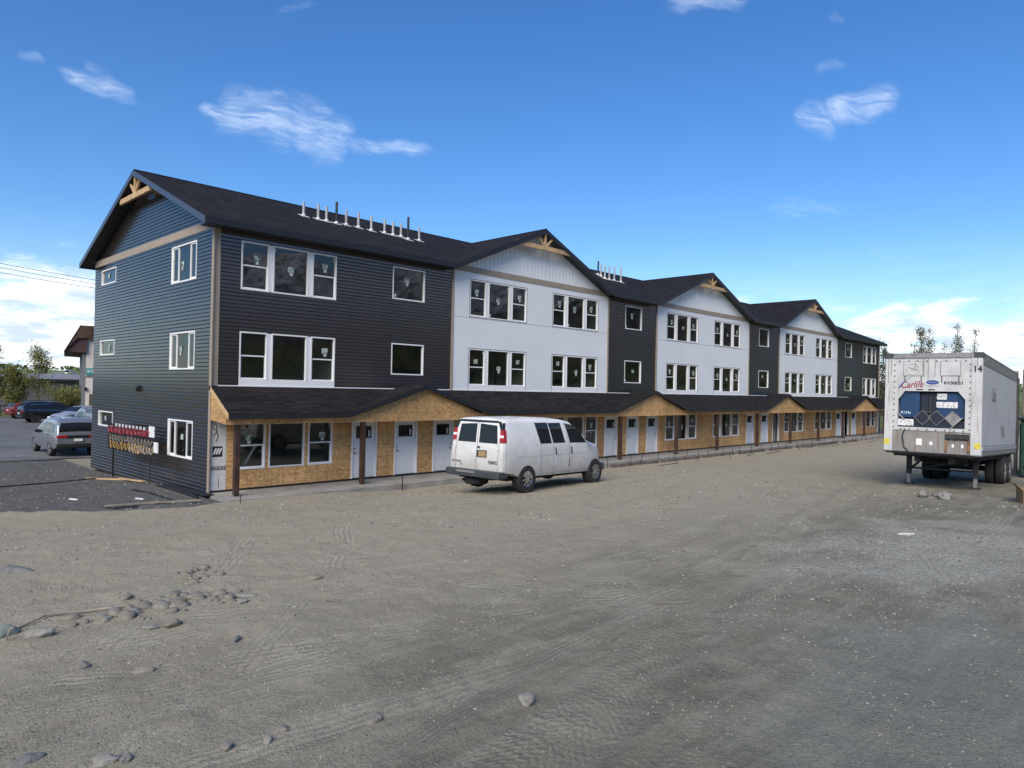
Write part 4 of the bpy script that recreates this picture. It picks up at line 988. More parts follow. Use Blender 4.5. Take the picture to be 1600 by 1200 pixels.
for sg in (-1, 1):
    for q_ in ([(.62, 1.36), (1.10, 1.36), (.98, 1.91), (.43, 1.91)], [(1.22, 1.36), (1.76, 1.36), (1.60, 1.90), (1.06, 1.90)], [(2.04, 1.35), (2.86, 1.33), (2.38, 1.80), (1.86, 1.89)]):
        b = MB(); vs.side(b, q_, sg, .007, 6, 6); sw_ = b.build('side_window', M['carglass'], van, smooth=True)
        e_ = .018; q2 = [(q_[0][0]-e_, q_[0][1]-e_), (q_[1][0]+e_, q_[1][1]-e_), (q_[2][0]+e_, q_[2][1]+e_), (q_[3][0]-e_, q_[3][1]+e_)]
        b = MB(); vs.side(b, q2, sg, .004, 6, 6); b.build('gasket', M['black'], sw_, smooth=True)
    b = MB()
    for xx in (.60, 1.20, 1.98):
        vs.side(b, [(xx-.008, .44), (xx+.008, .44), (xx+.008, 1.30), (xx-.008, 1.30)], sg, .003, 1, 10)
    for (xa, xb) in ((.60, .40), (1.20, 1.03), (1.98, 1.8)):
        vs.side(b, [(xa-.008, 1.30), (xa+.008, 1.30), (xb+.008, 1.95), (xb-.008, 1.95)], sg, .003, 1, 8)
    vs.side(b, [(2.98, .45), (2.992, .45), (2.992, 1.24), (2.98, 1.24)], sg, .003, 1, 8)
    vs.side(b, [(-.93, .62), (-.92, .62), (-.90, 1.38), (-.912, 1.38)], sg, .003, 1, 8)
    b.build('panel_gap', M['gtext'], van)
    b = MB(); vs.side(b, [(-.55, 1.005), (3.0, 1.005), (3.0, 1.03), (-.55, 1.03)], sg, .006, 20, 1)
    vs.side(b, [(.62, .52), (2.95, .50), (2.95, .53), (.62, .55)], sg, .012, 16, 1)
    b.build('body_crease', M['vanpaint'], van)
    for xx, dark_ in ((1.31, 1), (2.09, 1)):
        b = MB(); vs.side(b, [(xx-.028, 1.02), (xx+.028, 1.0), (xx+.0, 1.22), (xx-.05, 1.22)], sg, .02, 2, 3); b.build('door_handle', M['black'], van)
    b = MB(); vs.side(b, [(1.95, .63), (1.985, .63), (1.985, .72), (1.95, .72)], sg, .008, 1, 1); vs.side(b, [(1.955, .78), (1.985, .78), (1.985, .84), (1.955, .84)], sg, .008, 1, 1); b.build('hinge', M['black'], van)
    b = MB(); y_ = sg*1.13; b.box(2.78, 2.90, y_-.09, y_+.09, 1.40, 1.64); b.bar((2.82, sg*.95, 1.42), (2.82, y_, 1.46), .05, .05); b.build('side_mirror', M['blackg'], van, bevel=.025)
    # tail lamp wrapped round the corner, black panel above it
    b = MB(); vs.end(b, [(sg*.80, 1.40), (sg*.945, 1.40), (sg*.915, 1.74), (sg*.795, 1.74)], -1.03, .014, 3, 4, 0); vs.side(b, [(-1.045, 1.40), (-.90, 1.40), (-.90, 1.74), (-1.045, 1.74)], sg, .01, 3, 4, 0)
    tl = b.build('tail_light', [M['red']], van)
    b = MB(); vs.end(b, [(sg*.80, 1.535), (sg*.938, 1.535), (sg*.935, 1.60), (sg*.795, 1.60)], -1.03, .019, 2, 2); b.build('reversing_lens', M['white2'], tl)
    b = MB(); vs.end(b, [(sg*.79, 1.74), (sg*.90, 1.74), (sg*.80, 1.975), (sg*.70, 1.955)], -1.03, .010, 3, 4); vs.side(b, [(-1.04, 1.74), (-.95, 1.74), (-.90, 1.93), (-1.02, 1.93)], sg, .006, 3, 4); b.build('corner_panel', M['blackg'], van)
    b = MB(); vs.end(b, [(sg*.06, 1.37), (sg*.735, 1.37), (sg*.665, 1.855), (sg*.06, 1.89)], -1.03, .010, 6, 5); b.build('rear_window', M['carglass'], van, smooth=True)
b = MB(); vs.end(b, [(-.78, 1.925), (.78, 1.925), (.70, 1.985), (-.70, 1.985)], -1.03, .008, 6, 1); b.build('roof_seam', M['blackg'], van)
for sg in (-1, 1):
    for z_ in (.75, 1.25):
        b = MB(); vs.end(b, [(sg*.765, z_-.05), (sg*.815, z_-.05), (sg*.81, z_+.05), (sg*.76, z_+.05)], -1.03, .022, 1, 1); b.build('hinge', M['vanpaint'], van)
b = MB(); vs.end(b, [(-.12, 1.22), (-.03, 1.22), (-.03, 1.27), (-.12, 1.27)], -1.03, .02, 1, 1); b.build('rear_handle', M['black'], van)
b = MB(); vs.end(b, [(-.006, .62), (.006, .62), (.006, 1.93), (-.006, 1.93)], -1.03, .012, 1, 8)
for sg in (-1, 1): vs.end(b, [(sg*.79, .62), (sg*.80, .62), (sg*.79, 1.38), (sg*.78, 1.38)], -1.03, .012, 1, 6)
b.build('panel_gap', M['gtext'], van)
b = MB(); vs.end(b, [(-.38, .98), (-.02, .98), (-.02, 1.17), (-.38, 1.17)], -1.03, .012); pr = b.build('plate_recess', M['black'], van)
b = MB(); b.box(-1.062, -1.056, -.37, -.10, .995, 1.155); b.build('license_plate', M['plate'], van)
text('GMC', .115, van, frame_mat((-1.05, -.62, .86), (0, -1, 0), (0, 0, 1)), M['gtext'], 'badge', sx=1.3, bold=.004)
text('SAVANA', .075, van, frame_mat((-1.05, .72, .82), (0, -1, 0), (0, 0, 1)), M['gtext'], 'badge', sx=1.2, bold=.002)
text('LT', .06, van, frame_mat((-1.05, .56, .745), (0, -1, 0), (0, 0, 1)), M['gtext'], 'badge', sx=1.2, bold=.002)
b = MB(); b.box(-1.22, -.86, -.98, .98, .44, .63); b.box(-1.215, -.80, -.985, -.9, .46, .6); b.box(-1.215, -.80, .9, .985, .46, .6); b.build('rear_bumper', M['bumper'], van, bevel=.03)
b = MB(); b.box(-1.235, -1.221, -.12, .55, .545, .60); b.build('bumper_plate', M['alu'], van)
b = MB(); b.lathe([(0, -.1), (.3, -.1), (.34, -.05), (.34, .06), (.3, .1), (0, .1)], 20, (-.72, .25, .30), 'z'); b.box(-.9, -.3, -.5, .75, .36, .44); b.tube([(-.95, .55, .30), (-.4, .5, .32)], .04, 8); b.bar((-.3, -.6, .38), (-.3, .6, .38), .12, .12); b.build('underbody', M['black'], van)
b = MB(); b.box(-.6, 3.5, -.75, .75, .34, .42); b.bar((0, -.8, .39), (0, .8, .39), .12, .12); b.build('chassis', M['black'], van)
b = MB(); b.box(3.60, 3.99, -.96, .96, .40, .64); b.build('front_bumper', M['bumper'], van, bevel=.05)
b = MB(); b.box(3.70, 3.84, -.80, .80, .66, .98); b.build('grille', M['blackg'], van, bevel=.03)
for sg in (-1, 1):
    b = MB(); b.box(3.66, 3.835, min(sg*.58, sg*.83), max(sg*.58, sg*.83), .70, .94); b.build('headlight', M['white2'], van, bevel=.03)
b = MB(); vsq = []
for v in range(6):
    for u in range(9):
        t = v/5; x = 2.20+(2.98-2.20)*t; y = (-1+2*u/8)*(.70+.12*t); vsq.append((x-.06*abs(y)**3, y, vs.T(x)+.036-.03*abs(y/.8)**2))
b.add(vsq, [(v*9+u, v*9+u+1, (v+1)*9+u+1, (v+1)*9+u) for v in range(5) for u in range(8)]); b.build('windshield', M['carglass'], van, smooth=True)
for xx in (0, 3.39):
    for sg in (-1, 1): wheel(van, xx, sg*.87, .392, .27, sg, rr=.56)

# --- parked cars
def car(kind, loc, rz_, paint, label, body=None, rim='rim'):
    c = thing('parked_car', label, 'car', loc, (0, 0, rz_), 'cars in the car park')
    if kind == 'suv':
        wb, r, Lr, Lf = 3.04, .39, -1.02, 4.0; h = 1.80
        sh = Shape([(Lr, 1.05), (Lr+.03, 1.12), (Lr+.12, 1.36), (Lr+.38, 1.70), (Lr+.6, 1.77), (.6, h), (1.5, 1.77), (1.85, 1.68), (2.55, 1.22), (2.8, 1.13), (3.6, 1.02), (3.92, .88), (Lf, .75)],
                   [(Lr, .86), (Lr+.15, .94), (-.4, .97), (2.8, .97), (3.5, .93), (Lf, .80)], [(.3, .93), (.5, .98), (.8, 1.0), (1.02, .985), (1.15, .95), (1.45, .86), (1.75, .76)], [(Lr, .42), (-.4, .33), (3.2, .33), (Lf, .40)], crown=.03, rc=.10, front=(3, 0, .15))
        wins = [[(-.50, 1.12), (.28, 1.10), (.26, 1.56), (-.42, 1.50)], [(.34, 1.10), (1.22, 1.08), (1.12, 1.60), (.32, 1.57)], [(1.29, 1.08), (2.34, 1.06), (1.86, 1.48), (1.19, 1.60)]]
        rwin = [(-.66, 1.14), (.66, 1.14), (.56, 1.60), (-.56, 1.60)]; xr = Lr
    elif kind == 'hatch':
        wb, r, Lr, Lf = 2.62, .33, -.78, 3.5; h = 1.52
        sh = Shape([(Lr, .95), (Lr+.06, 1.05), (Lr+.3, 1.32), (Lr+.6, 1.46), (.5, h), (1.2, 1.48), (1.5, 1.40), (2.15, 1.02), (2.4, .96), (3.2, .85), (Lf, .65)],
                   [(Lr, .78), (Lr+.15, .86), (-.2, .89), (2.4, .89), (3.1, .85), (Lf, .7)], [(.25, .93), (.5, 1.0), (.8, 1.0), (.95, .97), (1.2, .88), (1.45, .76)], [(Lr, .36), (-.3, .27), (2.8, .27), (Lf, .32)], crown=.03, rc=.09, front=(2.6, 0, .15))
        wins = [[(-.3, 1.0), (.55, .98), (.5, 1.33), (-.2, 1.28)], [(.62, .98), (1.9, .94), (1.45, 1.28), (.58, 1.34)]]
        rwin = [(-.6, 1.0), (.6, 1.0), (.5, 1.32), (-.5, 1.32)]; xr = Lr
    b_ = sh.body([Lr, Lr+.05, Lr+.15, Lr+.3, Lr+.45, Lr+.7, 0, .4, .8, 1.2, 1.5, 1.7, 1.85, 2.1, 2.35, 2.6, 2.8, 3.1, 3.35, Lf-.12, Lf-.05, Lf], 'body', [M[paint], M['black']], c, [(0, r, r+.07), (wb, r, r+.07)])
    for sg in (-1, 1):
        for q_ in wins: b = MB(); sh.side(b, q_, sg, .006); b.build('side_window', M['carglass'], c, smooth=True)
        b = MB()
        for q_ in wins[1:]: xx = q_[0][0]-.03; sh.side(b, [(xx-.006, .45), (xx+.006, .45), (xx+.006, 1.05), (xx-.006, 1.05)], sg, .004, 1, 6)
        b.build('panel_gap', M['black'], c)
        b = MB(); xx = wins[-1][1][0]-.25; b.box(xx-.07, xx+.07, sg*1.02-.09, sg*1.02+.09, 1.02, 1.18); b.build('side_mirror', M['blackg'], c, bevel=.03)
        tz = 1.0 if kind == 'suv' else .86
        b = MB(); y0, y1 = sorted((sg*.44, sg*.885)); b.box(xr-.02, xr+.14, y0, y1, tz-.10, tz+.02); b.build('tail_light', M['red'], c, bevel=.02)
        b = MB(); y0, y1 = sorted((sg*.45, sg*.78)); b.box(Lf-.25, Lf-.0, y0, y1, tz-.32, tz-.2); b.build('headlight', M['white2'], c, bevel=.02)
        for xx in (0, wb): wheel(c, xx, sg*(sh.W(xx, .5)-.11), r, .24, sg, rim, False, .66)
        if kind == 'suv':
            b = MB(); sh.side(b, [(-.48, 1.51), (.30, 1.575), (.30, 1.60), (-.50, 1.535)], sg, .012, 6, 1); sh.side(b, [(.30, 1.575), (1.15, 1.605), (1.15, 1.63), (.30, 1.60)], sg, .012, 6, 1); sh.side(b, [(-.55, 1.08), (2.36, 1.03), (2.36, 1.055), (-.55, 1.105)], sg, .012, 12, 1); b.build('window_trim', M['chrome'], c)
        if kind == 'suv': b = MB(); b.tube([(-.5, sg*.62, 1.80), (-.4, sg*.62, 1.84), (1.2, sg*.62, 1.84), (1.35, sg*.62, 1.79)], .018, 6); b.build('roof_rail', M['blackg'], c)
    # rear glass on the sloping tailgate, windscreen on the front slope
    def strip(x0, x1, w0, w1, nm, m, lift=.02):
        b = MB(); v_ = []
        for j in range(7):
            for i in range(7):
                t = j/6; x = x0+(x1-x0)*t; y = (-1+2*i/6)*(w0+(w1-w0)*t); v_.append((x, y, sh.T(x)+sh.crown*(1-abs(y))+lift))
        b.add(v_, [(j*7+i, j*7+i+1, (j+1)*7+i+1, (j+1)*7+i) for j in range(6) for i in range(6)]); b.build(nm, m, c, smooth=True)
    if kind == 'suv': strip(Lr+.045, Lr+.28, .78, .66, 'rear_window', M['carglass'], .014); strip(1.92, 2.52, .66, .78, 'windshield', M['carglass'])
    else: strip(Lr+.08, Lr+.5, .68, .56, 'rear_window', M['carglass'], .012); strip(1.5, 2.12, .6, .72, 'windshield', M['carglass'])
    b = MB(); b.box(xr-.05, xr+.2, -.9, .9, .42, .62); b.build('rear_bumper', M['blackg'] if kind == 'suv' else M[paint], c, bevel=.04)
    b = MB(); b.box(xr-.056, xr-.02, -.17, .17, .74, .86); b.build('license_plate', M['white2'], c)
    if kind == 'suv': b = MB(); b.box(xr-.016, xr+.1, -.5, .5, .89, 1.02); b.build('tailgate_strip', M['blackg'], c); 
    if kind == 'suv': b = MB(); b.box(xr-.09, xr-.05, -.85, .85, .50, .53); b.build('bumper_trim', M['chrome'], c)
    return c
zp = -.285
car('suv', (.88, 18.05, zp), rad(90), 'greypaint', 'grey suv with wide dark rear window nearest the end wall of the building')
car('suv', (5.9, 50.2, zp), rad(3), 'blackpaint', 'black suv with dark wheels beside the trees in the car park', rim='steel')
car('hatch', (6.3, 58.0, zp), rad(5), 'redpaint', 'red car parked at the far left beyond the black suv')
car('hatch', (9.6, 47.2, zp), rad(205), 'silver', 'pale silver car facing out between the black suv and the grey pickup')
car('hatch', (10.5, 44.2, zp), rad(215), 'silver', 'second pale silver car squeezed close beside the grey pickup')
# --- pickup with a bed cap
def pickup():
    c = thing('pickup_truck', 'grey pickup truck with a dark bed cap behind the grey suv', 'pickup', (5.55, 29.8, zp), (0, 0, rad(90)), None)
    sh = Shape([(-1.2, 1.02), (1.05, 1.04), (1.06, 1.05), (1.1, 1.5), (1.3, 1.78), (2.3, 1.83), (2.6, 1.74), (3.25, 1.22), (3.4, 1.16), (4.3, 1.08), (4.5, .85)], [(-1.2, .93), (3.4, .95), (4.2, .92), (4.5, .82)],
               [(.3, .95), (.6, 1.0), (1.0, 1.0), (1.15, .96), (1.75, .78)], [(-1.2, .45), (4.5, .42)], crown=.02, rc=.05, front=(3.6, 0, .12))
    sh.body([-1.2, -1.15, -.6, 0, .6, 1.05, 1.06, 1.1, 1.3, 1.6, 2.0, 2.3, 2.6, 2.95, 3.25, 3.5, 4, 4.3, 4.5], 'body', [M['greypaint'], M['black']], c, [(0, .4, .47), (3.5, .4, .47)])
    b = MB(); b.slab([(-1.18, -.86, 1.03), (-1.18, .86, 1.03), (-1.02, .76, 1.56), (-1.02, -.76, 1.56)], (2.1, 0, 0)); b.build('bed_cap', M['greypaint'], c, bevel=.05)
    b = MB(); b.slab([(-1.195, -.72, 1.08), (-1.195, .72, 1.08), (-1.06, .66, 1.48), (-1.06, -.66, 1.48)], (-.012, 0, 0)); b.build('rear_window', M['carglass'], c)
    for sg in (-1, 1):
        b = MB(); sh.side(b, [(1.25, 1.12), (1.95, 1.12), (1.92, 1.62), (1.42, 1.6)], sg); sh.side(b, [(2.02, 1.12), (3.05, 1.1), (2.6, 1.55), (2.0, 1.62)], sg); b.build('side_window', M['carglass'], c)
        y0, y1 = sorted((sg*.72, sg*.93)); b = MB(); b.box(-1.23, -1.1, y0, y1, .66, .98); b.build('tail_light', M['red'], c, bevel=.02)
        for xx in (0, 3.5): wheel(c, xx, sg*.82, .4, .26, sg, 'rim', False)
        b = MB(); b.box(2.7, 2.84, sg*1.05-.1, sg*1.05+.1, 1.1, 1.3); b.build('side_mirror', M['blackg'], c, bevel=.03)
    b = MB(); b.box(-1.36, -1.15, -.9, .9, .5, .66); b.build('rear_bumper', M['chrome'], c, bevel=.03)
pickup()

# --- refrigerated semi trailer
TP, TH = rad(2.3), rad(3.47)
tr = thing('semi_trailer', 'weathered white refrigerated semi trailer with a navy cooling unit standing on its landing legs', 'trailer', (15.263, -16.726, 1.655), (0, TP, TH))
TL, TWD, TT = 8.45, 2.56, 3.02    # length, width, box height; local z 0 = box underside at the nose
b = MB()
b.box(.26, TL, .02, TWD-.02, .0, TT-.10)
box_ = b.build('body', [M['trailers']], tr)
# side skins: shallow vertical ribs, top and bottom rails
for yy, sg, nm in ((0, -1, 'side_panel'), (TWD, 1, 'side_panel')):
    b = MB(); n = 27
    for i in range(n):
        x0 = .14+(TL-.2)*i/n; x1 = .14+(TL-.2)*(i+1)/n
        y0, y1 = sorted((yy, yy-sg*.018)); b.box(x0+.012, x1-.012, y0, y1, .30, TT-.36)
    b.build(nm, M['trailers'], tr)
    b = MB(); y0, y1 = sorted((yy+sg*.012, yy-sg*.05)); b.box(.10, TL, y0, y1, TT-.34, TT-.06, 0); b.box(.10, TL, y0, y1, .0, .16, 0); b.box(.1, TL, *sorted((yy+sg*.02, yy)), .16, .27, 1)
    for i in range(40): xx = .25+i*.205; b.box(xx, xx+.03, *sorted((yy+sg*.026, yy+sg*.019)), .2, .23, 2)
    b.build('side_rail', [M['alu'], M['trailers'], M['ktext']], tr)
b = MB(); b.box(.02, TL+.02, -.02, TWD+.02, TT-.06, TT); b.build('roof', M['alu'], tr, bevel=.015)
# front wall with an octagonal opening for the cooling unit
b = MB(); fl = lambda y, d, z: (-d, y, z)
oc = [(.42, .76), (2.19, .76), (2.19, 1.60), (2.01, 1.86), (.60, 1.86), (.42, 1.62)]
D0 = .0
b.box(-.0, .1, 0, .42, .66, TT-.14); b.box(-.0, .1, 2.19, TWD, .66, TT-.14); b.box(0, .1, .42, 2.19, 1.86, TT-.14); b.box(0, .1, .42, 2.19, .66, .76)
b.slab([(0, .42, 1.62), (0, .60, 1.86), (0, .42, 1.86)], (.1, 0, 0)); b.slab([(0, 2.19, 1.60), (0, 2.01, 1.86), (0, 2.19, 1.86)], (.1, 0, 0))
b.box(0, .1, 0, .27, .0, .66); b.box(0, .1, 2.33, TWD, .0, .66)
fw = b.build('front_wall', M['trailerw'], tr)
for y0, y1 in ((0.0, .27), (2.33, TWD)): b = MB(); b.box(-.022, -.001, y0, y1, .02, TT-.14); b.build('corner_post', M['trailerw'], tr, bevel=.008)
b = MB()
def bolt(y, z, r=.018): b.lathe([(0, -.03), (r, -.028), (r*1.1, -.0)], 8, (0, y, z), 'x', close=False)
for i in range(12): bolt(.30, .75+i*.175); bolt(2.30, .75+i*.175)
for i in range(8): bolt(.42+i*.25, TT-.24, .022)
for i in range(8): bolt(.45+i*.235, .70, .02)
for i in range(34): bolt(2.42, .2+i*.078, .007); bolt(.17, .2+i*.078, .007)
b.build('bolts', M['gtext'], tr)
b = MB(); b.box(-.03, .1, -.02, TWD+.02, TT-.15, TT-.005); b.build('top_rail', M['alu'], tr)
for y0, y1 in ((-.024, .22), (2.34, TWD+.024)):
    b = MB(); b.box(-.036, .12, y0, y1, TT-.16, TT+.004); b.build('corner_cap', M['bumper'], tr, bevel=.01)
b = MB(); b.box(.02, .1, .27, 2.33, .01, .655); b.build('lower_panel', M['rustpanel'], tr)
b = MB(); b.box(.0, .02, .30, .92, .42, .60)
for i, yy in enumerate((.36, .50, .64, .80)): b.lathe([(0, -.06), (.05, -.06), (.05, .005)], 10, (.005, yy, .5), 'x', 0, close=False)
b.build('connector_box', M['steel'], tr)
for bx in ((-.004, .019, .28, .36, .06, .415), (-.004, .019, .86, .92, .05, .415)): b = MB(); b.box(*bx); b.build('rust_stain', M['rust'], tr)
for bx in ((.44, .50, .2, .3), (.68, .74, .2, .3), (1.52, 1.68, .22, .42), (1.24, 1.32, .24, .34)): b = MB(); b.box(.008, .019, *bx); b.build('small_tag', M['white2'], tr)
b = MB(); b.tube([(-.01, 1.98, .70), (-.02, 2.05, .5), (-.015, 2.0, .15), (-.015, 1.88, .02)], .018, 6, 0); b.build('hanging_cable', M['steel'], tr)
# evaporator hatches
b = MB(); b.box(-.02, .0, 1.54, 2.05, 2.33, 2.76); b.lathe([(.14, -.028), (.18, -.034), (.2, -.02)], 24, (0, 1.79, 2.55), 'x', close=False); b.bar((-.03, 1.66, 2.5), (-.03, 1.92, 2.6), .02, .01); b.bar((-.03, 1.72, 2.62), (-.03, 1.84, 2.48), .02, .01); h1 = b.build('fan_hatch', M['trailerw'], tr, bevel=.02)
b = MB(); b.box(-.02, .0, .56, 1.06, 2.33, 2.76); h2 = b.build('access_hatch', M['trailerw'], tr, bevel=.03)
for (y0, y1) in ((1.54, 2.05), (.56, 1.06)):
    b = MB()
    ring(b, lambda a, d, z: (-d, a, z), y0-.012, y1+.012, 2.318, 2.772, .014, .0, .008)
    for yy in (y0+.03, y1-.03):
        b.box(-.004, -.0005, yy-.02, yy+.02, 2.12, 2.33)
    b.build('hatch_seal', M['gtext'], tr)
# cooling unit inside the opening
b = MB(); b.box(.20, .24, .42, 2.19, .76, 1.86); b.box(.10, .24, 1.62, 2.15, 1.05, 1.84, 1); b.box(.12, .24, .45, 1.16, 1.05, 1.83, 1); b.box(.17, .24, 1.18, 1.60, 1.1, 1.82, 2)
b.box(.06, .24, .42, 2.19, .76, .98, 2); b.lathe([(0, .15), (.16, .15), (.17, .19)], 20, (0, 1.86, 1.55), 'x', 1, close=False)
b.box(.08, .2, 1.25, 1.55, 1.2, 1.26, 3); b.box(.09, .2, 1.3, 1.36, 1.0, 1.7, 3)
b.build('cooling_unit', [M['black'], M['navy'], M['navyd'], M['steel']], tr, bevel=.012)
text('R134a', .11, tr, frame_mat((.095, 1.99, 1.2), (0, -1, 0), (0, 0, 1)), M['wtext'], bold=.002)
b = MB(); b.box(.095, .099, .90, 1.16, 1.62, 1.80); b.box(.095, .099, .62, 1.17, 1.37, 1.55); b.build('paper_notice', M['paper'], tr)
b = MB(); b.box(-.012, .0, 1.75, 2.18, .80, 1.0); b.build('notice_board', M['paper'], tr)
b = MB(); b.bar((-.006, .47, 1.08), (-.006, .80, .74), .012, .08, up=(1, 0, 0)); b.bar((-.006, 2.2, 1.20), (-.006, 2.0, .98), .012, .08, up=(1, 0, 0)); b.build('corner_brace', M['trailerw'], tr)
for yy, m_ in ((1.52, 'navyd'), (1.15, 'navyd'), (.73, 'greywall')):
    b = MB(); z_ = 1.06; h_ = .22; b.slab([(.03, yy, z_-h_), (.03, yy+h_, z_), (.03, yy, z_+h_), (.03, yy-h_, z_)], (.008, 0, 0), 0)
    if m_ == 'greywall':
        for k in range(3): b.box(.024, .029, yy-.1, yy+.06, z_-.02+k*.04, z_-.005+k*.04, 1)
    for (p, q_) in (((yy, z_-h_), (yy+h_, z_)), ((yy+h_, z_), (yy, z_+h_)), ((yy, z_+h_), (yy-h_, z_)), ((yy-h_, z_), (yy, z_-h_))): b.bar((.026, *p), (.026, *q_), .016, .012, 1)
    b.build('placard', [M['alu'] if m_ == 'greywall' else M['navyd'], M['alu']], tr)
# lettering
text('Carlile', .29, tr, frame_mat((-.002, 1.83, 2.05), (0, -1, .06), (0, .06, 1)), M['rtext'], shear=.35, sx=.80, bold=.004)
b = MB(); b.slab([(-.004, 2.2, 1.95), (-.004, 2.08, 2.12), (-.004, 1.95, 2.24), (-.004, 1.82, 2.29), (-.004, 1.96, 2.22), (-.004, 2.05, 2.12), (-.004, 2.13, 1.97)], (.003, 0, 0)); b.build('logo_swoosh', M['btext'], tr)
b = MB(); b.lathe([(0, 0), (.17, 0), (.17, .004), (0, .004)], 28, (0, 0, 0), 'x'); el_ = b.build('logo_oval', M['btext'], tr); el_.location = (-.004, 1.27, 2.13); el_.scale = (1, 1, .38)
text('Carrier', .075, el_, frame_mat((-.002, 0, .0), (0, -1, 0), (0, 0, 2.6)), M['white2'])
text('TRANSICOLD', .055, tr, frame_mat((-.002, 1.27, 2.02), (0, -1, 0), (0, 0, 1)), M['gtext'], sx=1.15)
text('RV30021', .125, tr, frame_mat((-.002, .72, 2.11), (0, -1, 0), (0, 0, 1)), M['ktext'], sx=1.1, bold=.004)
text('14', .26, tr, frame_mat((-.024, .125, 2.52), (0, -1, 0), (0, 0, 1)), M['ktext'], sx=.9, bold=.008)
text('Carlile', .62, tr, frame_mat((2.35, -.004, 1.86), (1, 0, 0), (0, 0, 1)), M['gtext'], shear=.35, sx=.55, bold=.005)
b = MB()
for k in range(4): b.tube([(4.1+k*.2, -.004, .95), (4.2+k*.2, -.004, .7), (4.28+k*.2, -.004, 1.0), (4.35+k*.2, -.004, .55), (4.4+k*.2, -.004, .9)], .012, 4)
b.build('side_scrawl', M['gtext'], tr)
for yy in (.02, 2.40):
    b = MB(); b.box(-.026, -.0225, yy, yy+.15, .20, .37); b.build('yellow_label', M['yellow'], tr)
b = MB(); b.box(-.0045, -.0005, 1.2, 1.38, 1.89, 1.925); b.box(-.0045, -.0005, 1.52, 1.70, 1.89, 1.925); b.build('vent_slot', M['ktext'], tr)
b = MB()
for yy, z0, z1 in ((2.46, 2.1, 2.85), (2.38, 2.35, 2.85), (1.5, 2.3, 2.86), (1.38, 2.1, 2.86), (1.2, 2.3, 2.86), (.12, 2.6, 2.86)): b.box(-.0255 if yy > 2.3 or yy < .3 else -.003, -.0225 if yy > 2.3 or yy < .3 else -.0005, yy, yy+.02, z0, z1)
b.build('rust_streak', M['alu'], tr)
# underside: frame, landing legs, bogie
b = MB(); b.box(.05, TL, .05, TWD-.05, -.06, -.0); b.box(.5, TL-.1, .75, .90, -.30, -.06); b.box(.5, TL-.1, 1.66, 1.81, -.30, -.06)
for i in range(14): b.box(.8+i*.55, .88+i*.55, .1, TWD-.1, -.16, -.06)
b.slab([(.0, .0, .0), (.0, TWD, .0), (.6, TWD-.3, -.10), (.6, .3, -.10)], (0, 0, -.02)); b.build('chassis', M['steel'], tr)
for yy in (.36, 2.2):
    b = MB(); x = 1.75; b.box(x-.07, x+.07, yy-.07, yy+.07, -.75, -.06); b.box(x-.05, x+.05, yy-.05, yy+.05, -1.05, -.6, 1); b.box(x-.15, x+.15, yy-.13, yy+.13, -1.10, -1.03)
    b.bar((x, yy, -.62), (x+.9, yy+(.35 if yy < 1 else -.35), -.15), .05, .05); b.build('landing_leg', [M['steel'], M['alu']], tr)
b = MB(); b.bar((1.75, .36, -.55), (1.75, 2.2, -.55), .06, .06); b.bar((1.75, .36, -.2), (1.75, 1.9, -.55), .05, .05); b.box(2.2, 2.5, .7, 1.86, -.42, -.3); b.build('leg_brace', M['steel'], tr)
b = MB(); b.box(5.2, 7.9, .7, 1.86, -.45, -.28)
for x in (5.85, 7.15): b.bar((x, .4, -.60), (x, 2.16, -.60), .14, .14)
b.build('bogie', M['black'], tr)
for x in (5.85, 7.15):
    for yy, sg in ((.16, -1), (.46, -1), (2.10, 1), (2.40, 1)):
        t = wheel(tr, x, yy, .51, .26, sg, 'alu', False, .56); t.location = (0, 0, -1.12)
b = MB(); b.box(TL, TL+.03, -.03, .0, -.1, TT-.05); b.box(TL, TL+.04, -.03, TWD+.03, TT-.3, TT); b.bar((TL+.05, -.06, .1), (TL+.05, -.06, TT-.2), .05, .05); b.build('door_frame', M['steel'], tr)

# ------------------------------------------------------------------ props and surroundings
# fallen and standing form stakes along the walkway edge
proto = None
def stakeobj(x, y, tilt, azm, h, lying=False):
    global proto
    if proto is None:
        b = MB(); b.tube([(0, 0, -.1), (0, 0, .62)], .016, 6); b.tube([(0, 0, .6), (0, 0, .63)], .017, 6)
        proto = b.build('form_stake', M['steel']); o = proto
    else: o = proto.copy(); COL.objects.link(o)
    z = ground(x, y)+(.02 if lying else 0)
    o.location = (x, y, z); o.rotation_euler = (tilt*math.cos(azm), tilt*math.sin(azm), 0); o.scale = (1, 1, h/.62)
    tag(o, 'thin rusty steel stake lying on the dirt below the walkway edge' if lying else 'thin rusty steel stake standing along the walkway edge', 'stake', 'fallen stakes along the walkway' if lying else 'standing stakes along the walkway')
for i in range(34):
    x = 17.4+i*1.27+random.uniform(-.3, .3); stakeobj(x, -1.95-random.uniform(0, .15), random.uniform(0, .22), random.uniform(0, 6.28), random.uniform(.38, .62))
for i in range(16):
    x = 19+i*2.4+random.uniform(-.6, .6); stakeobj(x, -2.5-random.uniform(0, .9), rad(86), random.uniform(-.5, .9)+1.2, random.uniform(.7, 1.2), True)
for i, x in enumerate((17.6, 21.7, 25.8, 29.9, 34.0, 38.1, 42.2, 46.3)):
    b = MB(); b.box(0, 3.2+.8*random.random(), -.02, .02, -.09, .06); o = b.build('form_board', M['formwood']); o.location = (x, -1.90-(.03 if i % 2 else 0), -.10); o.rotation_euler = (random.uniform(-.5, .3), random.uniform(-.014, .014), random.uniform(-.03, .02))
    tag(o, 'reddish form board leaning along the walkway edge between the stakes', 'board', 'form boards along the walkway')
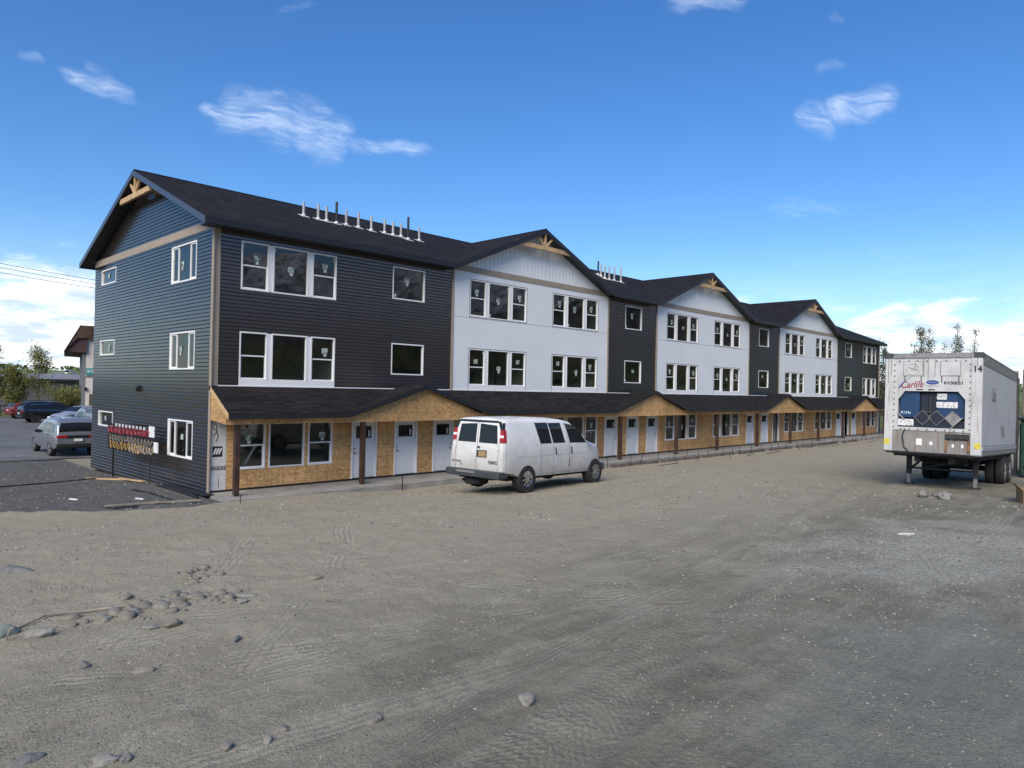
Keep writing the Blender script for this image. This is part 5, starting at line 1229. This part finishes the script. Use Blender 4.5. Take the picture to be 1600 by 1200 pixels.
b = MB(); b.bar((0, 0, 0), (0, -.02, .85), .03, .03); o = b.build('survey_stake', M['steel']); o.location = (-.02, -2.2, ground(-.02, -2.2)-.25); o.scale = (.6, .6, .6); tag(o, 'short dark stake in the dirt beside the corner post', 'stake')
b = MB(); b.bar((0, 0, 0), (0, 0, .55), .025, .025); o = b.build('survey_stake', M['steel']); o.location = (5.7, -2.0, ground(5.7, -2.0)); tag(o, 'short dark stake at the walkway edge left of the van', 'stake')
# debris beside the end wall
def stick(name, pts, r, m, label, cat, n=6, flat_=None):
    pts = [(x, y, ground(x, y)+dz) for (x, y, dz) in pts]; b = MB()
    if flat_:
        for a, c in zip(pts, pts[1:]): b.bar(a, c, *flat_)
    else: b.tube(pts, r, n)
    return tag(b.build(name, M[m]), label, cat)
stick('plank', [(-1.35, 7.0, .04), (-.62, 5.2, .05)], 0, 'pine', 'pale broken plank lying on the gravel bank under the sign', 'plank', flat_=(.14, .04))
stick('plank', [(-.75, 5.6, .07), (-.5, 3.9, .05)], 0, 'pine', 'second short plank crossing the pale broken plank', 'plank', flat_=(.12, .04))
stick('black_cable', [(-7.0, 4.6, .03), (-5.2, 5.3, .03), (-4.1, 5.7, .04), (-2.6, 6.3, .03), (-1.3, 6.6, .05), (-.7, 6.0, .05)], .022, 'black', 'black cable running across the gravel bank to the planks', 'cable')
stick('black_pipe', [(-1.40, 2.2, .03), (-1.25, 1.0, .03), (-1.20, -.7, .04)], .03, 'black', 'thin black pipe lying on the gravel in front of the end wall', 'pipe')
stick('black_pipe', [(-.50, 2.7, .04), (-.52, 1.0, .05), (-.60, -.75, .05)], .035, 'black', 'black pipe nearest the foot of the end wall', 'pipe')
b = MB(); b.slab([(-.14, 3.2, -.02), (-.42, 2.6, -.01), (-.36, -.5, .02), (-.08, -.6, .05)], (0, 0, .03)); tag(b.build('membrane_sheet', M['membrane']), 'crumpled dark membrane along the foot of the end wall', 'sheet')
stick('weathered_plank', [(-3.0, -.75, .05), (-1.7, -.95, .05), (-.72, -1.25, .06)], 0, 'wood', 'long weathered plank on the edge of the gravel bank', 'plank', flat_=(.12, .035))
stick('weathered_plank', [(-2.85, -.95, .03), (-2.3, -1.05, .03)], 0, 'steel', 'short dark board beside the long weathered plank', 'plank', flat_=(.09, .03))
for (x, y, lab) in ((-1.85, .2, 'white paper scrap on the gravel near the black pipe'), (-3.25, 1.15, 'white paper scrap in the middle of the gravel bank')):
    b = MB(); b.box(-.11, .11, -.05, .05, 0, .012); o = b.build('paper_scrap', M['white2']); o.location = (x, y, ground(x, y)+.02); o.rotation_euler = (.15, .1, -.7); tag(o, lab, 'scrap')
stick('twig', [(-.95, -16.25, .012), (-.80, -16.45, .015), (-.66, -16.55, .012)], .008, 'wood', 'short twig lying alone on the open dirt right of centre', 'twig')
stick('white_stick', [(-7.22, -12.25, .0), (-7.20, -12.40, .16), (-7.2, -12.42, .17)], .010, 'tan', 'thin pale stick standing beside the greenish rock', 'stick')
stick('root', [(-7.1, -11.9, .01), (-6.7, -11.55, .03), (-6.3, -11.6, .02), (-5.9, -11.85, .02)], .014, 'wood', 'thin brown root running from the greenish rock to the cobble patch', 'root')
stick('white_scrap', [(6.6, -17.0, .0), (6.75, -17.15, .02), (6.9, -17.2, .0)], .03, 'tab', 'crumpled white scrap on the light gravel', 'scrap')
for (x, y, m, lab, s_) in ((13.17, -15.77, 'pale', 'pale chunk of rubble left of the trailer legs', .16), (13.2, -16.3, 'pale', 'taller pale chunk of rubble right of the other in front of the trailer', .2), (13.6, -16.0, 'dark', 'dark flat lump between the pale rubble chunks', .16)):
    rock(x, y, s_, s_*.8, s_*(.7 if m == 'pale' else .3), m, lab, .4, None, .2, 'rubble')
# cardboard box by the right edge
cb = thing('cardboard_box', 'open brown cardboard box on the ground near the right edge', 'box', (14.3, -18.15, ground(14.3, -18.15)-.02), (0, 0, rad(20)))
b = MB(); b.box(-.42, .42, -.35, -.33, 0, .36); b.box(-.42, .42, .33, .35, 0, .36); b.box(-.42, -.40, -.33, .33, 0, .36); b.box(.40, .42, -.33, .33, 0, .36); b.box(-.4, .4, -.33, .33, 0, .02); b.build('carton', M['card'], cb)
b = MB(); b.slab([(-.42, -.3, .36), (-.42, .3, .36), (-.62, .3, .30), (-.62, -.3, .30)], (0, 0, .012)); b.slab([(-.4, .35, .36), (.4, .35, .36), (.4, .5, .5), (-.4, .5, .5)], (0, 0, .012)); b.build('flap', M['card'], cb)
# dumpster
db = thing('dumpster', 'dark green steel dumpster cut by the right edge behind the trailer', 'dumpster', (25.35, -16.12, .15), (0, 0, rad(3)))
b = MB(); b.slab([(0, 0, .15), (0, -1.8, .15), (-.0, -1.8, 2.35), (0, 0, 2.35)], (2.4, 0, 0)); 
for i in range(5): b.box(.2+i*.48, .32+i*.48, .0, .06, .2, 2.2)
b.box(-.06, -.0, -1.7, -.1, .5, .6); b.build('bin', M['green'], db, bevel=.02)
b = MB(); b.box(-.12, 2.5, -1.9, .14, 2.35, 2.48); b.build('lid', M['blackg'], db, bevel=.03)
b = MB(); b.box(-.008, -.001, -.6, -.3, .3, .6); b.build('label', M['white2'], db)
# weathered posts behind the trailer
for (x, y, h, r, m, lab) in ((27.25, -15.66, 4.3, .07, 'wood', 'thick weathered wooden post standing behind the rear of the trailer'), (27.6, -15.92, 4.35, .11, 'wood', 'thicker pale wooden post beside the other post behind the trailer')):
    b = MB(); z = ground(x, y); b.tube([(x, y, z-.3), (x, y, z+h*.5), (x+.02, y, z+h)], [r, r*.97, r*.94], 14); tag(b.build('wooden_post', M[m], smooth=True), lab, 'post')
# fence beyond the far end of the building
fe = thing('board_fence', 'tall dark board fence beyond the far end of the building', 'fence', (62.5, -2.0, 0), (0, 0, rad(-62)))
b = MB()
for i in range(40): b.box(-2+i*.25, -2+i*.25+.235, -.02+.008*(i % 3), .02+.008*(i % 3), -.2, 3.1+.12*random.random())
b.build('fence_boards', plain('dark_fence_wood', (.07, .06, .05), .85, var=.4, scale=3), fe)
for i in range(5): b = MB(); b.box(-2+i*2.4, -1.88+i*2.4, .05, .17, -.2, 3.0); b.build('post', M['wood'], fe)
# low rail fence at the left of the car park
rf = thing('rail_fence', 'low dark rail fence at the edge of the car park behind the red car', 'fence', (2.0, 64.5, -.33), (0, 0, rad(-10)))
b = MB(); b.box(-14, 8, -.03, .03, 1.0, 1.12); b.box(-14, 8, -.03, .03, .5, .6); b.build('rail', M['steel'], rf)
for i in range(12): b = MB(); b.box(-14+i*2-.06, -14+i*2+.06, -.06, .06, -.1, 1.2); b.build('post', M['steel'], rf)

# script sign in front of the end wall
sg_ = thing('script_sign', 'low open sign with red and yellow script letters standing along the end wall', 'sign', (-.46, 5.5, 0))
def scrawl(y0, y1, z0, z1, sz, n, seed, m, name):
    rnd = random.Random(seed); b = MB(); pts = []
    for i in range(n*14+1):
        t = i/(n*14); ph = i/14*2*math.pi; k = int(i/14); rnd2 = random.Random(seed*100+k); a = sz*rnd2.uniform(.55, 1.1); w_ = rnd2.uniform(.5, 1.2)
        y = y0+(y1-y0)*t+.10*w_*math.sin(ph)*(1 if k % 2 else -1); z = z0+(z1-z0)*t+a*math.cos(ph)*.5; pts.append((.03*math.sin(ph*.5), y-5.5, z))
    b.tube(pts, .015, 5); return b.build(name, M[m], sg_, smooth=True)
def rowz(y, far, near): return far+(near-far)*(8.1-y)/5.2
scrawl(8.0, 3.7, 1.55, 1.62, .26, 21, 3, 'rtext', 'red_script'); scrawl(7.9, 3.6, 1.50, 1.58, .16, 27, 5, 'rtext', 'red_script')
scrawl(7.75, 4.3, 1.00, 1.02, .30, 17, 8, 'yellowrope', 'yellow_script'); scrawl(5.6, 3.3, 1.03, 1.05, .34, 16, 9, 'tan', 'pale_script'); scrawl(7.8, 3.4, 1.26, 1.3, .2, 26, 12, 'bark', 'brown_script')
b = MB()
for i in range(26): yy = 8.0-i*.19; b.bar((.03, yy-5.5, .80), (.03, yy-5.5+.04, 1.78-.0), .03, .03)
for zz in (.86, 1.3, 1.76): b.bar((.035, 2.55, zz), (.035, -2.5, zz), .02, .02)
b.build('wire_frame', M['steel'], sg_)
b = MB(); b.box(.0, .03, 3.25-5.5, 3.72-5.5, 1.50, 1.86); b.build('panel', M['white2'], sg_); b = MB(); b.box(.0, .03, 2.9-5.5, 3.25-5.5, 1.02, 1.36); b.build('panel', M['white2'], sg_)
for k in range(9): yy = 7.0-k*.36; b = MB(); b.box(-.012, -.002, yy-5.5-.09, yy-5.5+.09, 1.70, 1.80); b.build('top_letter', M['tab'], sg_)
b = MB(); b.bar((0, 7.3-5.5, -.5), (0, 7.3-5.5, .95), .05, .05); b.bar((0, 3.5-5.5, -.3), (0, 3.5-5.5, .9), .02, .02); b.build('pole', M['black'], sg_)

# neighbouring buildings
mb_ = thing('shop_building', 'pale pink two storey building with a brown shake mansard roof and green sign', 'building', (11.3, 57.6, -.33), (0, 0, rad(-13.5)))
b = MB(); b.box(.42, 22, 0, 16, 0, 7.9); b.build('wall', M['pinkwall'], mb_); b = MB(); b.box(.10, .41, .03, 16, 0, 6.9); b.build('side_wall', M['greywall'], mb_)
b = MB(); b.slab([(-1.45, -.5, 6.55), (-.15, -.5, 9.1), (3.0, -.5, 9.1), (22, -.5, 9.1), (22, -.5, 7.85), (-.3, -.5, 7.85)], (0, .35, 0)); b.slab([(-1.45, -.5, 6.55), (-1.45, 16, 6.55), (-.15, 16, 9.1), (-.15, -.5, 9.1)], (.12, 0, -.05)); b.slab([(-.2, -.4, 9.05), (22, -.4, 9.05), (22, 16, 9.05), (-.2, 16, 9.05)], (0, 0, .05)); b.build('roof', M['brownroof'], mb_)
b = MB(); b.slab([(-1.41, -.3, 6.52), (.46, -.3, 6.45), (.46, -.3, 8.0), (-.25, -.3, 8.0)], (0, .1, 0)); b.slab([(-1.4, -.2, 6.5), (-1.4, 16, 6.5), (.44, 16, 6.42), (.44, -.2, 6.42)], (0, 0, .05)); b.build('soffit', M['brown'], mb_)
b = MB(); b.box(.44, 2.2, -.12, -.001, 4.3, 4.95); s_ = b.build('sign', M['greensign'], mb_)
b = MB()
for i in range(4): b.box(.56+i*.2, .68+i*.2, -.128, -.121, 4.5+.06*(i % 2), 4.78)
b.build('sign_lettering', M['wtext'], s_)
b = MB(); b.box(.43, 22, -.02, -.001, 4.02, 4.2); b.build('ledge', M['greywall'], mb_)
b = MB(); b.box(.75, 1.6, -.05, -.001, .05, 2.4); b.build('door', plain('olive_door', (.09, .085, .05), .5), mb_); b = MB(); b.box(1.1, 2.6, -.05, -.001, 5.5, 6.9); b.build('window', M['carglass'], mb_)
b = MB(); b.box(.34, .55, -.2, -.001, 2.75, 3.05); b.build('wall_lamp', M['black'], mb_)
wh = thing('warehouse', 'long low grey warehouse behind the car park trees', 'building', (-20, 79, -.35))
b = MB(); b.box(0, 42, 0, 25, 0, 3.75); b.build('wall', M['whwall'], wh); b = MB(); b.slab([(-.4, -.4, 3.75), (42.4, -.4, 3.75), (42.4, 12.5, 4.45), (-.4, 12.5, 4.45)], (0, 0, .12)); b.slab([(-.4, 25.4, 3.75), (42.4, 25.4, 3.75), (42.4, 12.5, 4.45), (-.4, 12.5, 4.45)], (0, 0, .12)); b.build('roof', M['whroof'], wh)
b = MB(); b.box(-.42, 42.42, -.46, -.4, 3.6, 3.86); b.build('eave_trim', M['steel'], wh)

# trees
def tree(name, label, loc, h, spread, style, seed, group, lm_='leafy', nleaf=2600, ls=.11, trunk_r=.09):
    rnd = random.Random(seed); t = thing(name, label, 'tree', loc, (0, 0, 0), group); b = MB(); tips = []
    def limb(p, d, ln, r, lev):
        pts = [Vector(p)]; dd = Vector(d).normalized(); n = 5
        for i in range(n):
            dd = (dd+Vector((rnd.gauss(0, .09 if lev else .02), rnd.gauss(0, .09 if lev else .02), (.10 if style == 'spire' else .05) if lev else 0))).normalized(); pts.append(pts[-1]+dd*ln/n)
        b.tube(pts, [r*(1-.75*i/n) for i in range(n+1)], 6 if lev == 0 else 4, caps=False)
        if lev: tips.extend(pts[2:])
        if lev < 2:
            k = (int(h*(4.2 if style == 'birch' else 6.5)) if style != 'bush' else 14) if lev == 0 else (5 if style != 'spire' else 3)
            for i in range(k):
                u = rnd.uniform(.2 if lev == 0 else .3, 1); idx = min(n-1, int(u*n)); q = pts[idx].lerp(pts[idx+1], u*n-idx); a = rnd.uniform(0, 6.28)
                up = {'birch': 1.0, 'spire': 1.25, 'bush': .7}[style] if lev == 0 else .6
                l2 = {'birch': spread*(1.15-u*.75), 'spire': spread*(1.1-u*.9)+.15, 'bush': spread*.8}[style]*rnd.uniform(.7, 1.15)*(1 if lev == 0 else .5)
                limb(q, (math.cos(a), math.sin(a), up), l2, r*.35*(1-.5*u), lev+1)
    if style == 'bush':
        for i in range(5): a = rnd.uniform(0, 6.28); limb((0, 0, 0), (math.cos(a)*.5, math.sin(a)*.5, 1), h*.8, trunk_r*.6, 0)
    else: limb((0, 0, -.1), (rnd.gauss(0, .03), rnd.gauss(0, .03), 1), h, trunk_r, 0)
    b.build('trunk', M['bark'], t, recalc=False)
    c = MB()
    for i in range(nleaf):
        q = rnd.choice(tips)+Vector((rnd.gauss(0, 1), rnd.gauss(0, 1), rnd.gauss(0, 1)))*(.30 if style != 'spire' else .19)
        a = Vector((rnd.gauss(0, 1), rnd.gauss(0, 1), rnd.gauss(0, 1))).normalized(); u = a.orthogonal().normalized(); v = a.cross(u); s_ = ls*rnd.uniform(.6, 1.35)
        c.add([q-u*s_, q+v*s_*.6, q+u*s_, q-v*s_*.6], [(0, 1, 2, 3)])
    c.build('crown', M[lm_], t, recalc=False)
    return t
tg = 'trees by the car park'
tree('birch_tree', 'tall airy birch with sparse spring leaves behind the black suv', (8.9, 62.5, -.35), 6.5, 1.9, 'birch', 3, tg, nleaf=3800, ls=.07)
tree('birch_tree', 'dense green tree at the left edge of the photo', (4.6, 60.0, -.35), 6.4, 1.6, 'birch', 11, tg, nleaf=9000, ls=.085)
tree('shrub', 'bushy green shrub beside the airy birch', (10.6, 60.5, -.35), 2.9, 1.5, 'bush', 5, tg, nleaf=5000, ls=.075)
tree('shrub', 'small thin shrub against the warehouse near the pink building', (14.6, 70.5, -.35), 3.2, .8, 'bush', 15, tg, nleaf=900, ls=.07)
tree('birch_tree', 'leafy tree just left of the airy birch', (7.1, 64.0, -.35), 4.4, 1.6, 'birch', 21, tg, nleaf=6000, ls=.08)
tg = 'trees beyond the trailer'
for i, (x, y, h, sp_, lab, nl) in enumerate(((66.7, -1.45, 8.4, .5, 'shortest spire tree left of the group above the trailer', 1500), (69.0, -1.75, 10.1, 1.0, 'bushiest spire tree above the trailer', 5200), (70.2, -2.15, 10.3, .8, 'tall spire tree right of the bushiest one', 3600), (71.5, -3.25, 10.5, .75, 'tallest slender spire tree above the middle of the trailer', 2900),
                                     (74.6, -4.2, 10.3, .9, 'spire tree standing furthest right above the trailer', 2600), (70.6, -2.75, 8.9, .6, 'low thin tree between the two tallest spire trees', 1300), (73.0, -4.0, 9.2, .6, 'thin low tree left of the furthest right spire tree', 1300), (71.0, -3.75, 9.4, .5, 'thin tree just right of the tallest slender one', 1200))):
    tree('poplar_tree', lab, (x, y, -.1), h, sp_, 'spire', 30+i, tg, 'leafd', int(nl*.6), .06, .07)
tree('poplar_tree', 'thin tree between the building end and the trailer', (63.0, .6, -.1), 8.6, .85, 'spire', 52, tg, 'leafd', 1500, .075, .07)
tree('poplar_tree', 'low leafy tree behind the dark board fence', (66.0, 1.0, -.1), 6.0, 1.2, 'spire', 53, tg, 'leafd', 1700, .08, .07)

# far low rise with woods and a few houses
b = MB(); rows = []
for j in range(10):
    row = []
    for i in range(61):
        a = rad(-30+i*2.6); r = 420+j*45; z = -1+14*S(j/8)+2*noise.noise(Vector((i*.3, j*.4, 1)))
        row.append((CAM.x+r*math.sin(a+.35), CAM.y+r*math.cos(a+.35), z-.5))
    rows.append(row)
vs_ = [p for r in rows for p in r]; b.add(vs_, [(j*61+i, j*61+i+1, (j+1)*61+i+1, (j+1)*61+i) for j in range(9) for i in range(60)])
struct(b.build('far_hill', leaf_mat('field_grass', (.11, .15, .045), (.20, .22, .08)), smooth=True))
b = MB(); rnd = random.Random(4)
for i in range(2600):
    a = rad(rnd.uniform(-26, 112)); j = rnd.choice((rnd.uniform(0, 9), rnd.uniform(6.5, 9))); r = 420+j*45; z0 = -1.5+14*S(j/8); h = rnd.uniform(2.5, 6); w_ = h*rnd.uniform(.35, .7)
    x = CAM.x+r*math.sin(a+.35); y = CAM.y+r*math.cos(a+.35)
    for k in range(4):
        q = Vector((x+rnd.gauss(0, w_*.4), y+rnd.gauss(0, w_*.4), z0+h*rnd.uniform(.2, .9))); u = Vector((rnd.gauss(0, 1), rnd.gauss(0, 1), rnd.gauss(0, .6))).normalized(); v = u.orthogonal().normalized(); s_ = w_*.6
        b.add([q-u*s_, q+v*s_, q+u*s_, q-v*s_], [(0, 1, 2, 3)])
o = b.build('far_woods', M['leafg'], recalc=False); tag(o, 'distant strip of green woods on the horizon', 'woods'); o['kind'] = 'stuff'
for k, (px, r, lab) in enumerate(((92, 560, 'pale far off house, leftmost of the three on the green rise'), (104, 540, 'pale far off house, middle of the three on the green rise'), (109, 600, 'pale far off house nearest the pink building on the green rise'))):
    d = wdir(px, 590); h_ = Vector((d.x, d.y, 0)).normalized(); p_ = CAM+h_*r; z = -1.5+14*S((r-420)/45/8)
    hb = thing('far_house', lab, 'house', (p_.x, p_.y, z), (0, 0, rad(20*k)), 'far off houses')
    b = MB(); b.box(-3, 3, -2.5, 2.5, -.5, 4); b.build('wall', M['white'], hb); b = MB(); b.slab([(-3.2, -2.8, 4), (3.2, -2.8, 4), (3.2, 0, 5.8), (-3.2, 0, 5.8)], (0, 0, .15)); b.slab([(-3.2, 2.8, 4), (3.2, 2.8, 4), (3.2, 0, 5.8), (-3.2, 0, 5.8)], (0, 0, .15)); b.build('roof', M['whroof'], hb)
# overhead wires behind the building
for k, (z0, z1, dy) in enumerate(((13.15, 11.9, 0), (12.85, 11.65, .5), (12.5, 11.35, 1.0))):
    pts = []
    for i in range(25):
        t = -1.2+i*.2; pts.append((3.5+5.6*t, 51.6-5.7*t+dy, z0+(z1-z0)*t+.12*t*(t-1)*1.0))
    b = MB(); b.tube(pts, .022, 4); tag(b.build('overhead_wire', M['black']), ['topmost overhead wire at the left behind the building', 'middle overhead wire at the left behind the building', 'lowest overhead wire at the left behind the building'][k], 'wire', 'overhead wires')

# mountains behind the camera, mirrored in the windows
mm_, nt, N, L, B = mk('mountain_slopes'); B.inputs['Roughness'].default_value = .9
tc = N.new('ShaderNodeTexCoord'); P = tc.outputs['Object']; sp = N.new('ShaderNodeSeparateXYZ'); L.new(P, sp.inputs[0])
n1 = noise_(P, .004, 9, .62); n2 = noise_(P, .02, 7, .65)
hz = math_('MULTIPLY_ADD', n1, 420, sp.outputs[2]); hz = math_('MULTIPLY_ADD', n2, 160, hz)
col = mixc(mapr(n2, .4, .6), (.05, .07, .03), (.13, .14, .06)); col = mixc(mapr(hz, 430, 520), col, mixc(mapr(n2, .4, .62), (.05, .05, .055), (.11, .11, .115)))
col = mixc(math_('MULTIPLY', mapr(hz, 600, 740), mapr(n2, .36, .62, .2, 1)), col, (.62, .66, .72)); L.new(col, B.inputs['Base Color'])
vs_ = []; fs_ = []; NA, NR = 150, 26
for i in range(NA+1):
    a = rad(88+i*(190/NA))      # azimuth from +Y clockwise
    for j in range(NR+1):
        u = j/NR; r = 2400+1500*u; v = Vector((math.sin(a)*4.2, math.cos(a)*4.2, u*2.2))
        pk = 1.0+.75*noise.noise(Vector((math.sin(a)*3, math.cos(a)*3, 1.3)))+.25*noise.noise(v*2.1)
        z = -5+575*pk*S(u)*(1+.28*noise.noise(v*3.3)+.12*noise.noise(v*8))
        vs_.append((CAM.x+math.sin(a)*r, CAM.y+math.cos(a)*r, max(-5, z)))
for i in range(NA):
    for j in range(NR): k = i*(NR+1)+j; fs_.append((k, k+1, k+NR+2, k+NR+1))
b = MB(); b.add(vs_, fs_); struct(b.build('mountain', mm_, smooth=True))
